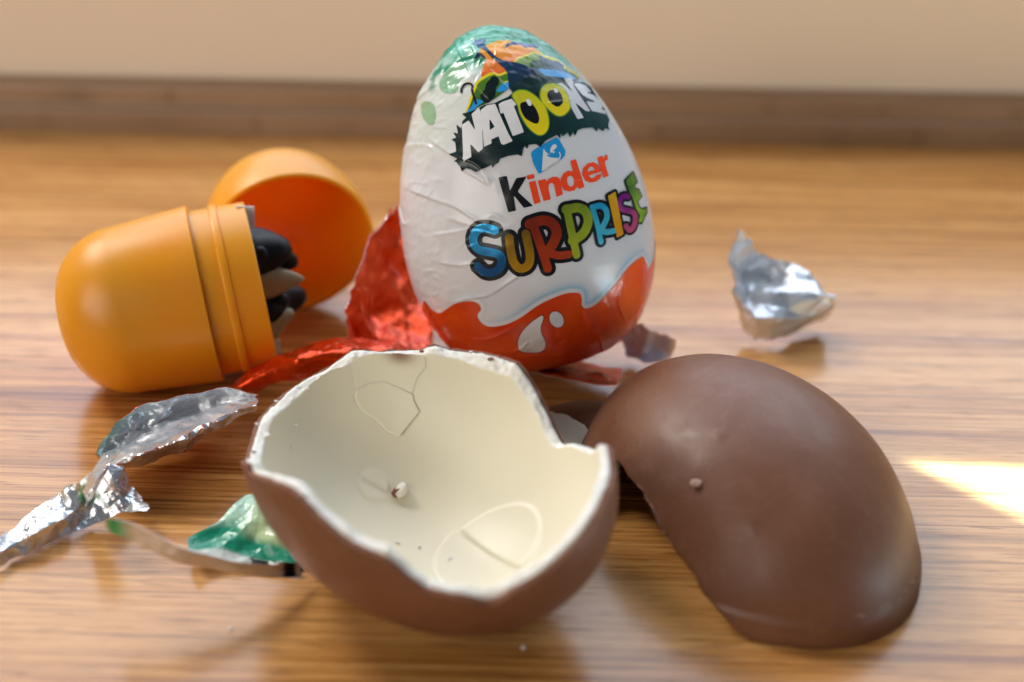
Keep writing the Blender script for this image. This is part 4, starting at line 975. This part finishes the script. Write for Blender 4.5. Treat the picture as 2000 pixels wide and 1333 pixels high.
def build_capsule():
    F = ell_frame(15.3, 7.2); org = np.array([-75.1, -21.6, 12.0]); R, L = 14.55, 32.4
    root = empty('toy_capsule', CAP_LOC)
    tag(root, 'orange plastic capsule half with ridged neck lying on its side, toy parts inside', 'capsule')
    dome = [(11.0 * (1 - math.cos(q)), (R - 1.0) * math.sin(q) ** 0.8) for q in np.linspace(0.001, math.pi / 2, 26)]
    sh = L * 0.72
    out = dome + [(sh - 0.5, R - 0.02), (sh - 0.15, R - 0.05), (sh, R - 0.25), (sh, R - 1.0)]
    inn = [(max(1.0, t + 0.6), max(0.001, r - 0.9)) for t, r in out[:-3]][::-1]
    inn = [(sh, R - 2.0)] + [(t, r) for t, r in inn if t < sh - 0.6]
    revolve('body', out + inn, org, F, M_orange, root, wob=0.006)
    neck = [(sh + 0.01, R - 0.95), (sh + 3.2, R - 1.0), (sh + 3.35, R - 0.72), (sh + 3.9, R - 0.60), (sh + 4.45, R - 0.72), (sh + 4.6, R - 1.02), (L - 0.2, R - 1.12), (L, R - 1.3), (L, R - 1.9), (L - 0.3, R - 2.05), (sh + 0.01, R - 1.95)]
    revolve('neck', neck, org, F, M_orange, root, closed=True, wob=0.006)
    return root, org, F, R, L
cap_root, CO, CF, CR_, CL = build_capsule()

def build_lid():
    F = ell_frame(108.2, 11.6); org = np.array([-42.05, 5.6, 14.45]); R, L = 14.9, 18.95
    out = [(L * math.sin(q), R * max(math.cos(q), 0) ** 0.7) for q in np.linspace(0, math.pi / 2 - 0.0005, 30)]
    inn = [(max(0.0, (L - 0.9) * math.sin(q)), (R - 0.85) * max(math.cos(q), 0) ** 0.7) for q in np.linspace(math.pi / 2 - 0.0005, 0, 30)]
    rim = [(-0.12, R - 0.6), (-0.15, R - 0.42), (-0.12, R - 0.2)]
    o = revolve('capsule_lid', out + inn + rim, org, F, M_orange, None, closed=True)
    tag(o, 'empty round orange capsule cup with its dark mouth open towards the egg', 'capsule lid')
build_lid()

def blob(name, c, r, rot, seed, m, parent, pinch=0.0, sub=3, k=0.18):
    import bmesh
    bm = bmesh.new(); bmesh.ops.create_icosphere(bm, subdivisions=sub, radius=1.0)
    V = np.array([v.co for v in bm.verts]); F = [[v.index for v in f.verts] for f in bm.faces]; bm.free()
    V = V * (1 + k * vnoise(V + seed * 3.7, 1.1)[:, None])
    if pinch:
        t = np.clip((V[:, :1] + 1) / 2, 0, 1); V[:, 1:] *= (1 - pinch * t ** 1.5)
    V = V * np.array(r)
    R = np.array(Matrix.Rotation(math.radians(rot[2]), 3, 'Z') @ Matrix.Rotation(math.radians(rot[1]), 3, 'Y') @ Matrix.Rotation(math.radians(rot[0]), 3, 'X'))
    o = mesh_obj(name, V @ R.T + np.array(c) - np.array(TOY_LOC), F, m, parent)
    return o
TOY_LOC = (-46.0, -9.0, 2.0)
def build_toy():
    root = empty('folded_toy', TOY_LOC)
    tag(root, 'black and beige plastic toy pieces packed in the mouth of the orange capsule', 'toy')
    blob('black_body', (-44.8, -11.8, 20.8), (6.2, 5.4, 5.4), (0, 14, -20), 1, M_black_plastic, root, 0.2, k=0.34)
    blob('black_leg', (-43.2, -12.6, 12.8), (5.6, 4.6, 4.6), (0, 0, 30), 2, M_black_plastic, root, 0.2, k=0.34)
    blob('beige_snout', (-41.8, -15.0, 17.3), (4.6, 3.2, 3.2), (0, -4, 8), 3, M_beige_plastic, root, 0.6, k=0.3)
    blob('beige_paw', (-42.2, -16.0, 10.2), (4.0, 2.6, 2.7), (0, -28, 20), 4, M_beige_plastic, root, 0.35, k=0.3)
    blob('beige_paw', (-45.0, -17.4, 16.8), (2.0, 1.8, 2.6), (0, 0, 20), 5, M_beige_plastic, root, 0.2, k=0.3)
    blob('black_inside', (-49.5, -14.5, 15.0), (4.8, 8.0, 10.2), (0, 7, 15), 6, M_black_plastic, root, 0.0)
    for cc, sz, rt in (((-40.2, -12.0, 19.8), (2.4, 1.5, 1.9), (20, 30, 15)), ((-41.0, -14.8, 13.4), (1.9, 1.6, 1.6), (10, -20, 40)), ((-43.6, -15.8, 21.8), (1.7, 1.3, 1.9), (0, 15, 10))):
        blob('black_joint', cc, sz, rt, 7, M_black_plastic, root, 0.1, sub=2, k=0.4)
    # corners of the folded leaflet
    for P in ([(-47.4, -13.4, 26.0), (-44.6, -12.4, 25.6), (-44.5, -12.4, 29.2), (-47.2, -13.2, 29.6)], [(-43.6, -18.4, 3.6), (-40.6, -17.2, 3.6), (-40.8, -17.0, 7.6), (-43.0, -18.0, 8.0)]):
        P = np.array(P); n = np.cross(P[1] - P[0], P[3] - P[0]); n /= np.linalg.norm(n)
        V = np.vstack([P + 0.12 * n, P - 0.12 * n]) - np.array(TOY_LOC)
        mesh_obj('leaflet_corner', V, [(0, 1, 2, 3), (7, 6, 5, 4), (0, 4, 5, 1), (1, 5, 6, 2), (2, 6, 7, 3), (3, 7, 4, 0)], M_paper, root, smooth=False)
build_toy()

# ------------------------------------------------------------------ torn foil
class Sheet:
    def __init__(s, ctrl, amp, seed, f=0.22, ragged=0.04, fine=0.03, hard=False):
        s.fine = fine
        s.c = np.array(ctrl, float); s.amp, s.seed, s.f, s.rag = amp, seed, f, ragged
        n, m = s.c.shape[:2]
        cv = (lambda p, n: np.array([p[i] + (p[i + 1] - p[i]) * k / n for i in range(len(p) - 1) for k in range(n)] + [p[-1]])) if hard else catmull
        rows = np.array([cv(r, 12) for r in s.c])                        # n x M x 3
        s.g = np.array([cv(rows[:, j], 12) for j in range(rows.shape[1])])  # M x N x 3
    def raw(s, u, v):
        M, N = s.g.shape[:2]
        x, y = np.clip(u, 0, 1) * (M - 1), np.clip(v, 0, 1) * (N - 1)
        i, j = np.minimum(x.astype(int), M - 2), np.minimum(y.astype(int), N - 2)
        a, b = (x - i)[:, None], (y - j)[:, None]
        g = s.g
        return g[i, j] * (1 - a) * (1 - b) + g[i + 1, j] * a * (1 - b) + g[i, j + 1] * (1 - a) * b + g[i + 1, j + 1] * a * b
    def at(s, u, v, off=0.0):
        e = 0.01
        P = s.raw(u, v)
        du = s.raw(np.minimum(u + e, 1), v) - s.raw(np.maximum(u - e, 0), v); dv = s.raw(u, np.minimum(v + e, 1)) - s.raw(u, np.maximum(v - e, 0))
        n = np.cross(du, dv); n /= np.linalg.norm(n, axis=1)[:, None] + 1e-9
        h = s.amp * (crumple(P, s.seed, s.f, 5) + 0.20 * crumple(P, s.seed + 50, s.f * 2.6, 4) + s.fine * crumple(P, s.seed + 80, s.f * 6.5, 4))
        if not hasattr(s, 'sign'):
            s.sign = 1.0 if float(((np.array([-2.6, -223.4, 118.2]) - P) * n).sum(1).mean()) > 0 else -1.0
        Q = P + (h + off * s.sign)[:, None] * n
        Q[:, 2] = np.maximum(Q[:, 2], 0.12 + (0.05 if off > 0 else 0.0))
        return Q
    def build(s, name, mats, parent=None, nu=70, nv=44, colf=None, loc=None, thick=0.03):
        u, v = np.meshgrid(np.linspace(0, 1, nu), np.linspace(0, 1, nv), indexing='ij'); u, v = u.ravel(), v.ravel()
        if s.rag:
            r = lambda t, k: s.rag * (0.5 + 0.5 * vnoise(np.stack([t * 9 + k, t * 0 + s.seed, t * 0], -1), 1.0)) + 0.35 * s.rag * vnoise(np.stack([t * 31 + k, t * 0, t * 0 + s.seed], -1), 1.0)
            lo, hi = r(v, 1), r(v, 17); lv, hv = r(u, 31), r(u, 47)
            u2 = lo + u * (1 - lo - hi); v2 = lv + v * (1 - lv - hv)
            u, v = np.clip(u2, 0, 1), np.clip(v2, 0, 1)
        s.at(u, v)
        T, B = s.at(u, v, thick / 2), s.at(u, v, -thick / 2)
        N = len(u)
        f = grid_faces(nu, nv); F, mi = [], []
        for q in f:
            F.append(q if s.sign > 0 else q[::-1]); mi.append(0)
        for q in f:
            F.append(tuple(k + N for k in (q[::-1] if s.sign > 0 else q))); mi.append(1)
        bd = [i * nv for i in range(nu)] + [(nu - 1) * nv + j for j in range(1, nv)] + [i * nv + nv - 1 for i in range(nu - 2, -1, -1)] + [j for j in range(nv - 2, 0, -1)]
        for a, b in zip(bd, bd[1:] + bd[:1]):
            F.append((a, b, b + N, a + N)); mi.append(1)
        C = None
        if colf is not None:
            C = np.vstack([colf(u, v), colf(u, v)])
        F2, m2 = [], []
        rs = np.random.RandomState(s.seed)
        for q, k in zip(F, mi):
            if rs.rand() < 0.5: F2 += [(q[0], q[1], q[2]), (q[0], q[2], q[3])]
            else: F2 += [(q[1], q[2], q[3]), (q[1], q[3], q[0])]
            m2 += [k, k]
        F, mi = F2, m2
        o = mesh_obj(name, np.vstack([T, B]), F, mats, None, smooth=False, mat_idx=mi, col=C, loc=loc if loc is not None else tuple(np.r_[T[:, :2].mean(0), 0]))
        if parent is not None:
            o.parent = parent; o.location = (0, 0, 0)
        return o

def rgb(*c): return np.array(lin(*c))
o = Sheet(GRID['red_back'], 2.2, 17, 0.10, 0.05, hard=True).build('foil_scrap', [M_red, M_silver], nu=80, nv=80)
tag(o, 'tall crumpled sheet of red foil standing up against the wrapped egg beside the capsule cup', 'foil')
o = Sheet(GRID['red_strip'], 0.8, 28, 0.11, 0.04).build('foil_scrap', [M_red, M_silver], nu=110, nv=44)
tag(o, 'folded strip of shiny red foil lying between the orange capsule and the open shell', 'foil')

def build_text_foil():
    sh = Sheet(GRID['red_text'], 0.5, 12, 0.15, 0.02)
    M_red_print = mat('red_print_face', (0.72, 0.075, 0.008), 0.35, 0.1, 0.4, bump=[('ridge', 360, 0.15, 0.0004)])
    o = sh.build('foil_scrap', [M_red_print, M_silver], nu=80, nv=50)
    tag(o, 'red foil scrap with small black printed text under the wrapped egg', 'foil')
    loc = np.array(o.location) / MM
    M_txt = mat('black_print', (0.012, 0.008, 0.008), 0.4)
    dg = bpy.context.evaluated_depsgraph_get()
    for k, body in enumerate(['sukker, kakaosm\u00f8r', 'kakaosm\u00f8r, chokolade']):
        cu = bpy.data.curves.new('text_line', 'FONT'); cu.body = body; cu.size = 1.0; cu.resolution_u = 2
        t = link(bpy.data.objects.new('text_line', cu)); bpy.context.view_layer.update()
        me = t.evaluated_get(bpy.context.evaluated_depsgraph_get()).to_mesh()
        V = np.array([v.co for v in me.vertices]); F = [list(p.vertices) for p in me.polygons]
        bpy.data.objects.remove(t); bpy.data.curves.remove(cu)
        w = V[:, 0].max()
        u = 0.96 - V[:, 0] / w * 0.92                     # the scrap lies upside down to the viewer
        v = 0.52 + 0.235 * k + V[:, 1] * 0.23
        P = sh.at(u, np.clip(v, 0, 1), 0.16)
        mesh_obj('text_line', P - loc, F, M_txt, o, smooth=False)
build_text_foil()

M_lilac = mat('lilac_foil', (0.82, 0.83, 0.95), 0.36, 0.55, bump=[('ridge', 330, 0.2, 0.0004)])
o = Sheet(GRID['purple'], 1.0, 21, 0.2, 0.05, hard=True).build('foil_scrap', [M_lilac, M_red], nu=60, nv=40)
tag(o, 'small lilac-silver foil scrap poking out behind the base of the wrapped egg', 'foil')
M_pale = vary(mat('pale_foil', (0.80, 0.84, 0.88), 0.4, 0.65, bump=[('ridge', 300, 0.15, 0.0003)]), 150, 0.26, 0.5)
o = Sheet(GRID['scrap'], 1.3, 33, 0.11, 0.05, hard=True).build('foil_scrap', [M_pale, M_red], nu=80, nv=80)
tag(o, 'pale blue-silver folded foil scrap lying apart on the bare wood behind the domed shell', 'foil')

def bowl_col(u, v):
    c = np.tile(np.array((0.80, 0.81, 0.83)), (len(u), 1))
    w = np.clip(1.4 - u * 3.0, 0, 1) * np.clip(1.1 - v * 4.5, 0, 1)
    return blend(c, 0.8 * w, (0.30, 0.62, 0.42))
M_silver_ink = vary(mat('tinted_silver_foil', (0.8, 0.8, 0.8), 0.2, 0.85, attr='ink', bump=[('ridge', 420, 0.22, 0.0003), ('noise', 800, 0.05, 0.0002)]), 120, 0.16, 0.40)
o = Sheet(GRID['bowl'], 1.0, 41, 0.15, 0.03, hard=True).build('foil_scrap', [M_silver_ink, M_red], nu=120, nv=70, colf=bowl_col)
tag(o, 'long curled silver foil piece with a trough, beside the orange capsule and open shell', 'foil')
def strip_col(u, v):
    c = np.tile(np.array((0.82, 0.83, 0.85)), (len(u), 1))
    w = np.exp(-(((u - 0.56) / 0.05) ** 2 + ((v - 0.35) / 0.2) ** 2))
    return blend(c, 1.2 * w, (0.02, 0.42, 0.12))
st = Sheet(GRID['strip'], 1.2, 52, 0.15, 0.03, hard=True).build('foil_scrap', [M_silver_ink, M_silver], nu=120, nv=60, colf=strip_col)
tag(st, 'crumpled bright silver foil strip lying flat on the wood with a folded fin', 'foil')
fin = Sheet(GRID['fin'], 0.25, 55, 0.2, 0.03, hard=True).build('folded_fin', [M_silver, M_silver], nu=40, nv=40)
fin.location = fin.location - st.location; fin.parent = st

def green_col(u, v):
    c = np.tile(np.array((0.012, 0.27, 0.16)), (len(u), 1))
    c = blend(c, np.clip((0.52 - v) / 0.18, 0, 1), (0.42, 0.66, 0.50))
    c = blend(c, np.clip((u - 0.45) / 0.3, 0, 1) * np.clip((0.62 - v) / 0.12, 0, 1), (0.52, 0.64, 0.34))
    c = blend(c, np.clip((v - 0.80) / 0.05, 0, 1), (0.60, 0.64, 0.58))
    c = blend(c, ((v > 0.82) & (u > 0.62) & (u < 0.98)) * 1.0, (0.008, 0.012, 0.012))
    return c
gr = Sheet(GRID['green'], 0.7, 61, 0.18, 0.02).build('foil_scrap', [M_ink, M_silver], nu=80, nv=60, colf=green_col)
tag(gr, 'torn green and white printed foil scrap tucked under the open shell', 'foil')
def lip_col(u, v):
    c = np.tile(np.array((0.58, 0.50, 0.42)), (len(u), 1))
    c = blend(c, np.exp(-((u - 0.08) / 0.07) ** 2), (0.04, 0.40, 0.18))
    c = blend(c, ((u > 0.90) & (u < 0.955)) * 1.0, (0.008, 0.012, 0.012))
    return c
lp = Sheet(GRID['green_lip'], 0.4, 66, 0.16, 0.03).build('curled_edge', [M_ink_metal, M_silver], nu=100, nv=24, colf=lip_col)
lp.location = lp.location - gr.location; lp.parent = gr
